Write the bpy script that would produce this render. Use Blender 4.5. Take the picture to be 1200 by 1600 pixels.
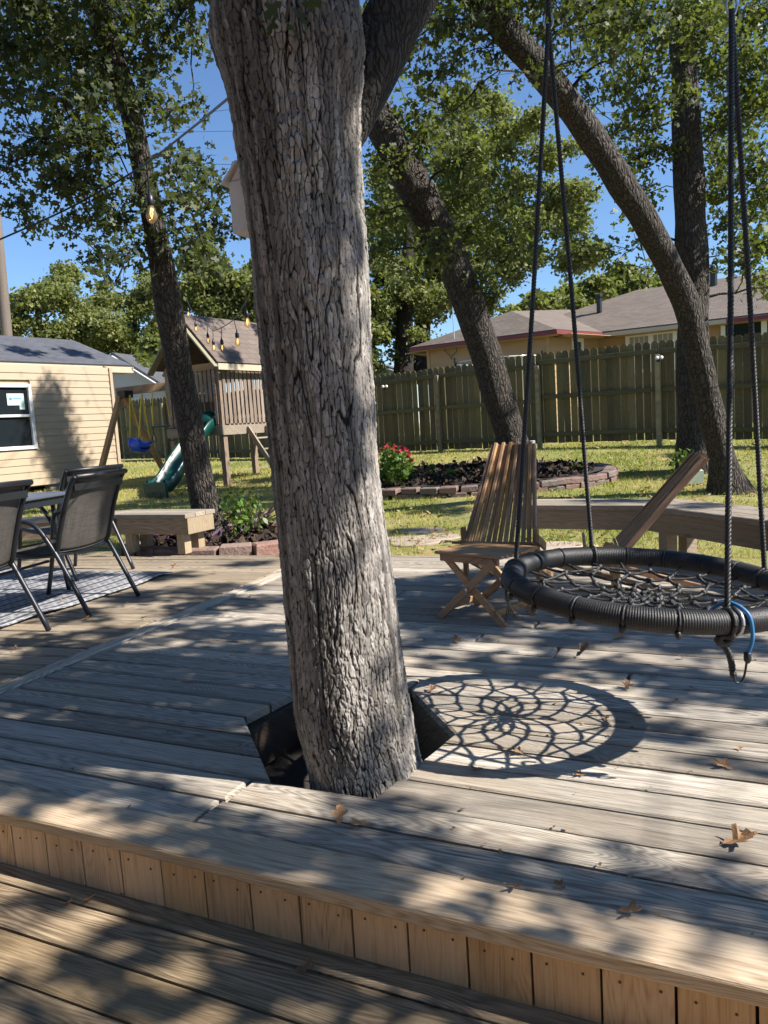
import bpy, math, random
import numpy as np
from mathutils import Vector, Matrix

# ------------------------------------------------------------------ camera, sky, sun, exposure
scene = bpy.context.scene
for o in list(bpy.data.objects):
    bpy.data.objects.remove(o, do_unlink=True)
FP, H0, ROLL, CAMZ = 1200.0, 665.0, 0.062, 1.06      # focal length in photo pixels, horizon row, roll, eye height over the deck
_p = math.atan((800 - H0) / FP)
_f = np.array([0, math.cos(_p), -math.sin(_p)])
_r0 = np.array([1.0, 0, 0]); _u0 = np.array([0, math.sin(_p), math.cos(_p)])
_a = math.atan(ROLL); _c, _s = math.cos(_a), math.sin(_a)
CR = _c * _r0 - _s * _u0; CU = _s * _r0 + _c * _u0
CAM = np.array([0, 0, CAMZ])
cd = bpy.data.cameras.new('camera'); cam = bpy.data.objects.new('camera', cd)
scene.collection.objects.link(cam)
cd.sensor_fit = 'HORIZONTAL'; cd.sensor_width = 36; cd.lens = 36.0 * FP / 1200.0
cd.clip_start = 0.05; cd.clip_end = 2000
cam.matrix_world = Matrix(((CR[0], CU[0], -_f[0], 0), (CR[1], CU[1], -_f[1], 0), (CR[2], CU[2], -_f[2], CAMZ), (0, 0, 0, 1)))
scene.camera = cam

SUN_EL, SUN_AZ = math.radians(42), math.radians(-18)   # azimuth counted from +X
S = np.array([math.cos(SUN_EL) * math.cos(SUN_AZ), math.cos(SUN_EL) * math.sin(SUN_AZ), math.sin(SUN_EL)])
world = bpy.data.worlds.new('World'); scene.world = world; world.use_nodes = True
wn = world.node_tree; wn.nodes.clear()
sky = wn.nodes.new('ShaderNodeTexSky'); sky.sky_type = 'NISHITA'; sky.sun_disc = False
sky.sun_elevation = SUN_EL; sky.sun_rotation = math.pi / 2 - SUN_AZ
sky.air_density = 1.0; sky.dust_density = 0.0; sky.ozone_density = 7.0; sky.altitude = 100
bg = wn.nodes.new('ShaderNodeBackground'); bg.inputs['Strength'].default_value = 0.08
wo = wn.nodes.new('ShaderNodeOutputWorld')
wn.links.new(sky.outputs[0], bg.inputs['Color']); wn.links.new(bg.outputs[0], wo.inputs['Surface'])
sd = bpy.data.lights.new('sun', 'SUN'); sd.energy = 5.0; sd.angle = math.radians(0.53); sd.color = (1.0, 0.94, 0.85)
sun = bpy.data.objects.new('sun', sd); scene.collection.objects.link(sun)
sun.rotation_euler = Vector(S).to_track_quat('Z', 'Y').to_euler(); sun.location = (8, -3, 12)
scene.view_settings.view_transform = 'Standard'; scene.view_settings.look = 'None'
scene.view_settings.exposure = 1.17; scene.view_settings.gamma = 1.0
scene.view_settings.use_curve_mapping = False
scene.cycles.max_bounces = 5; scene.cycles.diffuse_bounces = 2; scene.cycles.glossy_bounces = 2; scene.cycles.transmission_bounces = 3; scene.cycles.transparent_max_bounces = 6
scene.cycles.use_adaptive_sampling = True; scene.cycles.adaptive_threshold = 0.014
scene.cycles.use_denoising = True

rng = np.random.default_rng(7); random.seed(7)

# ------------------------------------------------------------------ surveying helpers (photo point -> place)
def ray(x, y): return _f * FP + CR * (x - 600) - CU * (y - 800)
def G(x, y, z=0.0):
    d = ray(x, y); return CAM + d * ((z - CAMZ) / d[2])
def AT(x, y, Y):
    d = ray(x, y); return CAM + d * (Y / d[1])
def gz(x, y):
    l = np.interp(y, [0, 6.2, 7.2, 10, 14.5, 24, 60, 400], [-.42, -.30, -.12, .0, .17, .46, .7, 1.0])
    r = np.interp(y, [0, 5.6, 6.8, 9, 11, 14.3, 18.4, 60, 400], [-.42, -.30, -.12, .0, .14, .36, .42, .7, 1.0])
    t = np.clip((np.asarray(x, float) + 2.5) / 4.0, 0, 1)
    return l * (1 - t) + r * t
def GR(x, y):
    d = ray(x, y); t = 3.0 / d[1]
    for _ in range(400):
        p = CAM + d * t
        if p[2] <= gz(p[0], p[1]): break
        t += 0.06 / d[1]
    return p

# ------------------------------------------------------------------ mesh helpers
def V(*a): return np.array(a, float)
def nrm(v):
    v = np.asarray(v, float); return v / (np.linalg.norm(v) + 1e-12)
class MB:
    def __init__(s): s.v = []; s.f = []; s.n = 0
    def add(s, v, f):
        v = np.asarray(v, float).reshape(-1, 3)
        s.v.append(v); s.f += [tuple(int(i) + s.n for i in q) for q in f]; s.n += len(v); return s
    def box(s, c, size, ax=None):
        hx, hy, hz = [q / 2 for q in size]
        A = np.eye(3) if ax is None else np.array(ax, float)
        P = [np.array(c, float) + A[0] * (i * hx) + A[1] * (j * hy) + A[2] * (k * hz) for k in (-1, 1) for j in (-1, 1) for i in (-1, 1)]
        return s.add(P, [(0, 2, 3, 1), (4, 5, 7, 6), (0, 1, 5, 4), (2, 6, 7, 3), (0, 4, 6, 2), (1, 3, 7, 5)])
    def bevbox(s, c, size, ax=None, b=0.004):
        A = np.eye(3) if ax is None else np.array(ax, float); c = np.array(c, float)
        hx, hy, hz = [q / 2 for q in size]; b = min(b, hx * .45, hy * .45, hz * .45)
        def ring(z, dx): return [(-hx + dx, -hy + dx, z), (hx - dx, -hy + dx, z), (hx - dx, hy - dx, z), (-hx + dx, hy - dx, z)]
        L = ring(-hz, b) + ring(-hz + b, 0) + ring(hz - b, 0) + ring(hz, b)
        P = [c + A[0] * p[0] + A[1] * p[1] + A[2] * p[2] for p in L]
        F = [(3, 2, 1, 0), (12, 13, 14, 15)]
        for k in range(3):
            for i in range(4):
                j = (i + 1) % 4; F.append((k * 4 + i, k * 4 + j, k * 4 + 4 + j, k * 4 + 4 + i))
        return s.add(P, F)
    def beam(s, p0, p1, w, h, up=(0, 0, 1), b=0.003):
        p0 = np.array(p0, float); p1 = np.array(p1, float); d = p1 - p0; L = np.linalg.norm(d); x = d / L
        y = np.cross(np.array(up, float), x)
        if np.linalg.norm(y) < 1e-4: y = np.cross((0, 1, 0), x)
        y = nrm(y); z = np.cross(x, y)
        return s.bevbox((p0 + p1) / 2, (L, w, h), (x, y, z), b)
    def tube(s, pts, r, sides=8, caps=True, twist=0):
        pts = np.asarray(pts, float); n = len(pts)
        r = np.full(n, r, float) if np.isscalar(r) else np.asarray(r, float)
        t = np.gradient(pts, axis=0); t /= (np.linalg.norm(t, axis=1)[:, None] + 1e-12)
        ref = V(0, 0, 1) if abs(t[0][2]) < .9 else V(1, 0, 0)
        a = nrm(np.cross(ref, t[0])); P = np.zeros((n, sides, 3)); ang = np.linspace(0, 2 * np.pi, sides, endpoint=False)
        for i in range(n):
            a = nrm(a - t[i] * (a @ t[i])); b = np.cross(t[i], a)
            P[i] = pts[i] + r[i] * (np.cos(ang)[:, None] * a + np.sin(ang)[:, None] * b)
        F = []
        for i in range(n - 1):
            for j in range(sides):
                k = (j + 1) % sides; F.append((i * sides + j, i * sides + k, (i + 1) * sides + k, (i + 1) * sides + j))
        if caps: F += [tuple(range(sides))[::-1], tuple((n - 1) * sides + j for j in range(sides))]
        return s.add(P.reshape(-1, 3), F)
    def rope(s, pts, r, pitch=.04, sides=5):
        pts = np.asarray(pts, float); seg = np.r_[0, np.cumsum(np.linalg.norm(np.diff(pts, axis=0), axis=1))]
        L = seg[-1]; m = max(6, int(L / pitch * 8)); q = np.linspace(0, L, m)
        P = np.stack([np.interp(q, seg, pts[:, i]) for i in range(3)], 1)
        t = np.gradient(P, axis=0); t /= np.linalg.norm(t, axis=1)[:, None]
        ref = V(.31, .72, .2); a = np.cross(t, ref); a /= np.linalg.norm(a, axis=1)[:, None]; b = np.cross(t, a)
        for k in range(3):
            w = 2 * np.pi * (q / pitch + k / 3)
            s.tube(P + .52 * r * (np.cos(w)[:, None] * a + np.sin(w)[:, None] * b), r * .55, sides)
        return s
    def prism(s, poly, z0, z1, ax=None, o=(0, 0, 0)):
        A = np.eye(3) if ax is None else np.array(ax, float); o = np.array(o, float); n = len(poly)
        P = [o + A[0] * p[0] + A[1] * p[1] + A[2] * z for z in (z0, z1) for p in poly]
        return s.add(P, [tuple(range(n))[::-1], tuple(range(n, 2 * n))] + [(i, (i + 1) % n, n + (i + 1) % n, n + i) for i in range(n)])
    def lathe(s, prof, c, sides=14, ax=None):
        A = np.eye(3) if ax is None else np.array(ax, float); c = np.array(c, float); ang = np.linspace(0, 2 * np.pi, sides, endpoint=False)
        P = [c + A[0] * (r * math.cos(w)) + A[1] * (r * math.sin(w)) + A[2] * z for r, z in prof for w in ang]
        n = len(prof)
        return s.add(P, [(i * sides + j, i * sides + (j + 1) % sides, (i + 1) * sides + (j + 1) % sides, (i + 1) * sides + j) for i in range(n - 1) for j in range(sides)] + [tuple(range(sides))[::-1], tuple((n - 1) * sides + j for j in range(sides))])
    def verts(s): return np.concatenate(s.v) if s.v else np.zeros((0, 3))
    def mesh(s, name, off=(0, 0, 0)):
        me = bpy.data.meshes.new(name); me.from_pydata((s.verts() - np.array(off, float)).tolist(), [], s.f); me.update(); return me
COL = scene.collection
def world_off(p):
    o = np.zeros(3)
    while p is not None:
        o += np.array(p.location); p = p.parent
    return o
def link(name, me, mat, parent=None, smooth=False):
    o = bpy.data.objects.new(name, me); COL.objects.link(o)
    if mat is not None and len(me.materials) == 0: me.materials.append(mat)
    if parent is not None: o.parent = parent
    if smooth: me.polygons.foreach_set('use_smooth', [True] * len(me.polygons))
    return o
def build(mb, name, mat, parent=None, smooth=False, local=False):
    off = (0, 0, 0) if (local or parent is None) else world_off(parent)
    return link(name, mb.mesh(name, off), mat, parent, smooth)
def tag(o, label=None, cat=None, group=None, kind=None):
    if label: o['label'] = label
    if cat: o['category'] = cat
    if group: o['group'] = group
    if kind: o['kind'] = kind
    return o
def thing(name, label, cat, loc=(0, 0, 0), rz=0, group=None, kind=None):
    o = bpy.data.objects.new(name, None); COL.objects.link(o); o.empty_display_size = .1
    o.location = [float(q) for q in loc]; o.rotation_euler = (0, 0, rz)
    return tag(o, label, cat, group, kind)
def copy_tree(o, parent=None):
    c = o.copy(); COL.objects.link(c); c.parent = parent
    for ch in list(o.children): copy_tree(ch, c)
    return c
def np_mesh(name, verts, k, attr=None):
    """verts (N,k,3): N separate polygons of k corners, face attribute rnd"""
    N = len(verts); me = bpy.data.meshes.new(name)
    me.vertices.add(N * k); me.vertices.foreach_set('co', np.ascontiguousarray(verts, np.float32).ravel())
    me.loops.add(N * k); me.loops.foreach_set('vertex_index', np.arange(N * k, dtype=np.int32))
    me.polygons.add(N); me.polygons.foreach_set('loop_start', np.arange(0, N * k, k, dtype=np.int32))
    try: me.polygons.foreach_set('loop_total', np.full(N, k, np.int32))
    except Exception: pass
    if attr is not None:
        a = me.attributes.new('rnd', 'FLOAT', 'FACE'); a.data.foreach_set('value', np.asarray(attr, np.float32))
    me.update(calc_edges=True); me.validate(); return me
def smoothpath(pts, n):
    pts = np.asarray(pts, float); P = np.vstack([2 * pts[0] - pts[1], pts, 2 * pts[-1] - pts[-2]]); out = []; m = len(pts) - 1
    for q in np.linspace(0, m, n):
        i = min(int(q), m - 1); t = q - i; a, b, c, d = P[i:i + 4]
        out.append(.5 * (2 * b + (c - a) * t + (2 * a - 5 * b + 4 * c - d) * t * t + (3 * b - a - 3 * c + d) * t ** 3))
    return np.array(out)
_tab = np.random.default_rng(3).random(4096).astype(np.float64)
def vnoise(x, y, z=0.0):
    x, y, z = np.broadcast_arrays(np.asarray(x, float), np.asarray(y, float), np.asarray(z, float))
    xi, yi, zi = np.floor(x).astype(int), np.floor(y).astype(int), np.floor(z).astype(int)
    fx, fy, fz = x - xi, y - yi, z - zi; fx, fy, fz = [q * q * (3 - 2 * q) for q in (fx, fy, fz)]
    def h(i, j, k): return _tab[(i * 1619 + j * 31337 + k * 6971) % 4096]
    r = 0
    for i in (0, 1):
        for j in (0, 1):
            for k in (0, 1):
                r = r + h(xi + i, yi + j, zi + k) * (fx if i else 1 - fx) * (fy if j else 1 - fy) * (fz if k else 1 - fz)
    return r

# ------------------------------------------------------------------ materials
class NT:
    def __init__(s, name):
        s.m = bpy.data.materials.new(name); s.m.use_nodes = True; s.t = s.m.node_tree; s.t.nodes.clear()
        s.out = s.n('OutputMaterial'); s.b = s.n('BsdfPrincipled'); s.l(s.b.outputs[0], s.out.inputs[0])
    def n(s, typ, **kw):
        q = s.t.nodes.new('ShaderNode' + typ)
        for k, v in kw.items(): setattr(q, k, v)
        return q
    def l(s, a, b): s.t.links.new(a, b)
    def val(s, node, **kw):
        for k, v in kw.items(): node.inputs[k.replace('_', ' ')].default_value = v
        return node
    def math(s, op, a, b=None, c=None, clamp=False):
        q = s.n('Math', operation=op); q.use_clamp = clamp
        for i, x in enumerate((a, b, c)):
            if x is None: continue
            if hasattr(x, 'links') or hasattr(x, 'is_linked'): s.l(x, q.inputs[i])
            else: q.inputs[i].default_value = x
        return q.outputs[0]
    def coord(s, scale=(1, 1, 1), rand=True, src='Object'):
        tc = s.n('TexCoord'); v = tc.outputs[src]
        if rand:
            oi = s.n('ObjectInfo'); cx = s.n('CombineXYZ')
            s.l(s.math('MULTIPLY', oi.outputs['Random'], 53.0), cx.inputs[0]); s.l(s.math('MULTIPLY', oi.outputs['Random'], 31.0), cx.inputs[1]); s.l(s.math('MULTIPLY', oi.outputs['Random'], 17.0), cx.inputs[2])
            ad = s.n('VectorMath', operation='ADD'); s.l(v, ad.inputs[0]); s.l(cx.outputs[0], ad.inputs[1]); v = ad.outputs[0]
        return s.scale(v, scale)
    def scale(s, v, scale):
        mu = s.n('VectorMath', operation='MULTIPLY'); s.l(v, mu.inputs[0]); mu.inputs[1].default_value = scale; return mu.outputs[0]
    def noise(s, v, scale, detail=3, rough=.55, dist=0, dim='3D'):
        q = s.n('TexNoise'); q.noise_dimensions = dim; s.l(v, q.inputs['Vector']); s.val(q, Scale=scale, Detail=detail, Roughness=rough, Distortion=dist); return q.outputs['Fac']
    def ramp(s, fac, stops):
        q = s.n('ValToRGB'); s.l(fac, q.inputs[0]); e = q.color_ramp.elements
        while len(e) < len(stops): e.new(0.5)
        for i, (p, c) in enumerate(stops): e[i].position = p; e[i].color = (*c, 1) if len(c) == 3 else c
        return q.outputs[0]
    def mix(s, fac, a, b, blend='MIX'):
        q = s.n('Mix', data_type='RGBA', blend_type=blend)
        for x, i in ((fac, 0), (a, 6), (b, 7)):
            if hasattr(x, 'is_linked'): s.l(x, q.inputs[i])
            else: q.inputs[i].default_value = x if i == 0 else (*x, 1)
        return q.outputs[2]
    def bump(s, h, strength=.3, dist=.01):
        q = s.n('Bump'); s.l(h, q.inputs['Height']); s.val(q, Strength=strength, Distance=dist); s.l(q.outputs[0], s.b.inputs['Normal']); return q
    def color(s, c):
        if hasattr(c, 'is_linked'): s.l(c, s.b.inputs['Base Color'])
        else: s.b.inputs['Base Color'].default_value = (*c, 1)
    def rough(s, r):
        if hasattr(r, 'is_linked'): s.l(r, s.b.inputs['Roughness'])
        else: s.b.inputs['Roughness'].default_value = r

def wood(name, dark, mid, light, grain=1.0, knots=True, axis=0, bump=.5, patch=None, patchamt=.5, varamt=.35, rough=.8, fibre=.5, period=1.0):
    w = NT(name)
    perm = {0: (1, 1, 1), 2: (1, 1, 1)}[axis]
    base = w.coord((1, 1, 1))
    sp = w.n('SeparateXYZ'); w.l(base, sp.inputs[0]); cb = w.n('CombineXYZ')      # grain runs along local x, or z
    i, j, k_ = (2, 0, 1) if axis == 2 else (0, 1, 2)
    w.l(sp.outputs[i], cb.inputs[0]); w.l(w.math('MULTIPLY_ADD', sp.outputs[k_], 1.3, sp.outputs[j]), cb.inputs[1]); base = cb.outputs[0]
    lo = w.noise(w.scale(base, (.7, 8.5 * period, 5)), 1.0, 2, .4, dim='2D')
    h = lo
    if knots:
        vo = w.n('TexVoronoi', feature='F1', voronoi_dimensions='2D'); w.l(w.scale(base, (1.0, 2.4, 1.0)), vo.inputs['Vector']); w.val(vo, Scale=.62)
        k = w.math('SUBTRACT', .13, vo.outputs['Distance'], clamp=True)
        h = w.math('ADD', lo, w.math('MULTIPLY', k, 2.2))
    ring = w.math('MULTIPLY_ADD', w.math('SINE', w.math('MULTIPLY', h, 175.0 * grain)), .5, .5)
    fib = w.noise(w.scale(base, (9, 210, 90)), 1.0, 3, .65, dim='2D')
    streak = w.noise(w.scale(base, (1.6, 60, 30)), 1.0, 3, .65, dim='2D')
    oi0 = w.n('ObjectInfo'); v = w.math('ADD', w.math('MULTIPLY', w.math('SUBTRACT', ring, .5), w.math('MULTIPLY_ADD', w.math('FRACT', w.math('MULTIPLY', oi0.outputs['Random'], 13.7)), .26, .05)), w.math('ADD', w.math('MULTIPLY', fib, fibre), w.math('MULTIPLY', streak, .55)))
    col = w.ramp(w.math('MULTIPLY', w.math('ADD', v, .17), .78), [(.25, dark), (.47, mid), (.74, light)])
    if patch is not None:
        pt = w.noise(w.scale(base, (1.3, 3.2, 2)), 1.0, 4, .6, dim='2D')
        col = w.mix(w.math('MULTIPLY', w.ramp(pt, [(.42, (0, 0, 0)), (.66, (1, 1, 1))]), patchamt), col, w.mix(.6, col, patch))
    if knots:
        kn = w.ramp(vo.outputs['Distance'], [(.012, (1, 1, 1)), (.03, (0, 0, 0))])
        col = w.mix(w.math('MULTIPLY', kn, .55), col, tuple(q * .55 for q in dark))
    oi = w.n('ObjectInfo')
    hs = w.n('HueSaturation'); w.l(col, hs.inputs['Color'])
    w.l(w.math('MULTIPLY_ADD', oi.outputs['Random'], varamt, 1 - varamt / 2), hs.inputs['Value'])
    w.l(w.math('MULTIPLY_ADD', w.math('FRACT', w.math('MULTIPLY', oi.outputs['Random'], 7.31)), .2, .9), hs.inputs['Saturation'])
    w.color(hs.outputs[0]); w.rough(rough)
    w.bump(w.math('ADD', w.math('MULTIPLY', fib, .8), w.math('MULTIPLY', streak, 1.0)), bump, .006)
    return w.m
def plain(name, col, rough=.6, metal=0, noise=.0, nscale=20, bump=0, spec=None, var=0):
    w = NT(name); c = col
    if noise or bump:
        f = w.noise(w.coord((1, 1, 1)), nscale, 4, .6)
        if noise: c = w.mix(f, tuple(q * (1 - noise) for q in col), tuple(min(1, q * (1 + noise)) for q in col))
        if bump: w.bump(f, bump, .01)
    if var:
        oi = w.n('ObjectInfo'); hs = w.n('HueSaturation')
        if hasattr(c, 'is_linked'): w.l(c, hs.inputs['Color'])
        else: hs.inputs['Color'].default_value = (*c, 1)
        w.l(w.math('MULTIPLY_ADD', oi.outputs['Random'], var, 1 - var / 2), hs.inputs['Value']); c = hs.outputs[0]
    w.color(c); w.rough(rough); w.b.inputs['Metallic'].default_value = metal
    return w.m
def leafmat(name, c0, c1, c2, trans=.35, rough=.42):
    w = NT(name); at = w.n('Attribute', attribute_name='rnd')
    col = w.ramp(at.outputs['Fac'], [(.0, c0), (.55, c1), (1.0, c2)])
    w.color(col); w.rough(rough); w.b.inputs['Specular IOR Level'].default_value = .25
    tr = w.n('BsdfTranslucent'); w.l(w.mix(.55, col, (.25, .32, .03)), tr.inputs['Color'])
    mx = w.n('MixShader'); mx.inputs[0].default_value = trans
    w.l(w.b.outputs[0], mx.inputs[1]); w.l(tr.outputs[0], mx.inputs[2]); w.l(mx.outputs[0], w.out.inputs[0])
    return w.m
M = {}
M['deck'] = wood('weathered_deck_wood', (.042, .035, .029), (.27, .236, .195), (.51, .46, .39), patch=(.37, .27, .175), patchamt=.45, bump=.9, varamt=.6)
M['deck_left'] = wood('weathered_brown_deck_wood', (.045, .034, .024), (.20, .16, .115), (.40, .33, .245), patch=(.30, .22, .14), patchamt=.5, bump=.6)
M['nosing'] = wood('tan_nosing_wood', (.16, .095, .052), (.42, .30, .185), (.60, .47, .325), patch=(.42, .35, .27), patchamt=.7, bump=.6, varamt=.1)
M['riser'] = wood('tan_riser_wood', (.34, .19, .10), (.60, .39, .22), (.70, .49, .30), axis=2, bump=.3, grain=.8, varamt=.45, fibre=.4)
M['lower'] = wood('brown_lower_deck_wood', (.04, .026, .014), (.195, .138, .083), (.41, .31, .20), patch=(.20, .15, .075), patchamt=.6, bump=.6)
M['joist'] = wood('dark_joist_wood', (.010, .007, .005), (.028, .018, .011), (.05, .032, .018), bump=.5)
M['joist_brown'] = wood('brown_joist_wood', (.07, .042, .02), (.16, .10, .05), (.24, .16, .085), bump=.5)
M['bench'] = wood('bench_wood', (.09, .075, .06), (.23, .195, .155), (.36, .31, .255), patch=(.33, .24, .15), patchamt=.5, bump=.5)
M['benchtan'] = wood('bench_apron_wood', (.13, .085, .05), (.26, .19, .12), (.36, .28, .19), bump=.45, grain=.7)
M['post'] = wood('bench_post_wood', (.15, .105, .06), (.29, .22, .135), (.39, .31, .205), axis=2, bump=.4)
M['fence'] = wood('mossy_fence_wood', (.045, .034, .014), (.11, .088, .038), (.19, .152, .07), axis=2, bump=.5, patch=(.075, .08, .028), patchamt=.7, varamt=.8, knots=False)
M['rail'] = wood('mossy_rail_wood', (.035, .03, .013), (.085, .074, .034), (.14, .122, .06), bump=.5, patch=(.07, .08, .025), patchamt=.6, varamt=.3)
M['fpost'] = wood('fence_post_wood', (.10, .08, .04), (.20, .165, .09), (.29, .245, .145), axis=2, bump=.5)
M['play'] = wood('playset_wood', (.085, .06, .045), (.17, .125, .095), (.27, .205, .16), axis=2, bump=.5, varamt=.5)
M['playx'] = wood('playset_beam_wood', (.10, .08, .06), (.22, .175, .13), (.34, .28, .21), bump=.5)
M['redwood'] = wood('orange_beam_wood', (.17, .09, .04), (.33, .20, .10), (.46, .31, .17), bump=.4)
M['teak'] = wood('teak_slat', (.15, .075, .032), (.32, .175, .08), (.45, .27, .13), bump=.25, varamt=.3, rough=.55, knots=False, grain=.6)
M['teakx'] = wood('teak_dark_slat', (.12, .055, .03), (.26, .13, .065), (.36, .2, .105), bump=.25, varamt=.4, rough=.55, knots=False, grain=.6)
M['black'] = plain('black_metal', (.008, .009, .011), .42, .0)
M['blackrope'] = plain('black_rope', (.012, .012, .013), .5, 0, .5, 300, .2)
M['gunmetal'] = plain('powder_coated_frame', (.012, .016, .023), .38, 0)
M['tabletop'] = plain('slate_blue_table', (.075, .085, .115), .30, 0, .2, 8)
M['white'] = plain('white_paint', (.62, .62, .62), .5, 0, .06, 6)
M['bird'] = plain('whitewashed_wood', (.72, .69, .69), .7, 0, .15, 30, .3)
M['siding'] = plain('tan_siding', (.36, .285, .195), .6, 0, .05, 3, .05)
M['siding2'] = plain('ochre_siding', (.33, .215, .115), .6, 0, .08, 3, .05, var=.12)
M['fascia'] = plain('cream_fascia', (.42, .35, .25), .5, 0, .05, 4)
M['red'] = plain('dark_red_trim', (.15, .022, .024), .5, 0, .3, 2)
M['greytrim'] = plain('grey_white_siding', (.42, .42, .43), .6, 0, .08, 3)
M['glass'] = plain('dark_window_glass', (.012, .016, .02), .06, 0)
M['curtain'] = plain('white_curtain', (.27, .26, .25), .8, 0, .2, 30)
M['greenpl'] = plain('green_plastic', (.003, .042, .032), .3, 0, .25, 4)
M['bluepl'] = plain('blue_plastic', (.015, .085, .62), .3, 0)
M['redpl'] = plain('red_strap', (.55, .045, .05), .5, 0)
M['yellow'] = plain('yellow_rope', (.62, .48, .05), .6, 0)
M['cord'] = plain('blue_bungee', (.02, .15, .36), .5, 0)
M['galv'] = plain('galvanised_steel', (.45, .46, .48), .35, .8)
M['greybox'] = plain('grey_block', (.36, .35, .34), .85, 0, .2, 30, .3)
M['stone'] = plain('flag_stone', (.34, .27, .22), .85, 0, .25, 8, .4, var=.3)
M['bulbglass'] = None
M['mulch'] = plain('dark_mulch', (.028, .021, .017), .95, 0, .6, 40, .9)
M['soil'] = plain('dark_soil', (.025, .019, .014), .95, 0, .5, 30, .8)
M['pole'] = wood('utility_pole_wood', (.06, .045, .036), (.13, .105, .085), (.19, .16, .135), axis=2, bump=.5)
def brickmat(name, a, b):
    w = NT(name); c = w.coord((1, 1, 1)); f = w.noise(c, 26, 5, .65); g = w.noise(c, 5, 3, .6)
    oi = w.n('ObjectInfo'); base = w.mix(w.ramp(oi.outputs['Random'], [(.35, (0, 0, 0)), (.7, (1, 1, 1))]), a, b)
    col = w.mix(w.math('MULTIPLY', f, .7), base, tuple(q * .45 for q in a)); col = w.mix(w.math('MULTIPLY', g, .4), col, (.36, .33, .30))
    w.color(col); w.rough(.9); w.bump(w.math('ADD', f, g), .9, .02); return w.m
M['brick'] = brickmat('red_brick', (.26, .115, .082), (.25, .155, .125))
M['brick2'] = brickmat('grey_red_brick', (.17, .075, .055), (.13, .108, .095))
def bulb():
    w = NT('bulb_glass'); w.color((.42, .32, .2)); w.rough(.06); tp = w.n('BsdfTransparent'); tp.inputs[0].default_value = (1, .9, .74, 1)
    mx = w.n('MixShader'); mx.inputs[0].default_value = .72; w.l(w.b.outputs[0], mx.inputs[1]); w.l(tp.outputs[0], mx.inputs[2]); w.l(mx.outputs[0], w.out.inputs[0])
    return w.m
M['bulbglass'] = bulb()
def emit(name, c, s):
    w = NT(name); w.color(c); w.b.inputs['Emission Color'].default_value = (*c, 1); w.b.inputs['Emission Strength'].default_value = s; return w.m
M['filament'] = emit('lit_filament', (1.0, .66, .26), .9)
def sling():
    w = NT('grey_sling_mesh'); c = w.coord((1, 1, 1)); sp = w.n('SeparateXYZ'); w.l(c, sp.inputs[0])
    a = w.noise(w.scale(c, (260, 3, 3)), 1, 2, .6); b = w.noise(w.scale(c, (6, 150, 150)), 1, 2, .6)
    v = w.math('MULTIPLY_ADD', a, .6, w.math('MULTIPLY', b, .5))
    col = w.ramp(v, [(.3, (.016, .014, .013)), (.75, (.10, .088, .077))]); w.color(col); w.rough(.75); w.bump(v, .25, .004)
    tp = w.n('BsdfTransparent'); mx = w.n('MixShader'); mx.inputs[0].default_value = .10
    w.l(w.b.outputs[0], mx.inputs[1]); w.l(tp.outputs[0], mx.inputs[2]); w.l(mx.outputs[0], w.out.inputs[0]); return w.m
M['sling'] = sling()
def shingles(name, a, b):
    w = NT(name); tc = w.n('TexCoord'); v = tc.outputs['Object']
    br = w.n('TexBrick'); w.l(v, br.inputs['Vector']); w.val(br, Scale=1.0, Mortar_Size=.006, Brick_Width=.24, Row_Height=.14)
    br.inputs['Color1'].default_value = (*a, 1); br.inputs['Color2'].default_value = (*b, 1); br.inputs['Mortar'].default_value = (*[q * .45 for q in a], 1)
    f = w.noise(v, 60, 3, .6); g = w.noise(v, 1.2, 3, .6)
    col = w.mix(w.math('MULTIPLY', f, .5), br.outputs['Color'], tuple(q * .6 for q in a)); col = w.mix(w.math('MULTIPLY', g, .3), col, tuple(min(1, q * 1.3) for q in b))
    w.color(col); w.rough(.9); w.bump(w.math('ADD', br.outputs['Fac'], f), .4, .01); return w.m
M['shingle_dark'] = shingles('slate_shingles', (.055, .058, .068), (.09, .094, .11))
M['shingle_brown'] = shingles('brown_shingles', (.115, .09, .073), (.17, .137, .113))
M['shingle_play'] = shingles('taupe_shingles', (.105, .08, .066), (.16, .125, .105))
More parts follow.
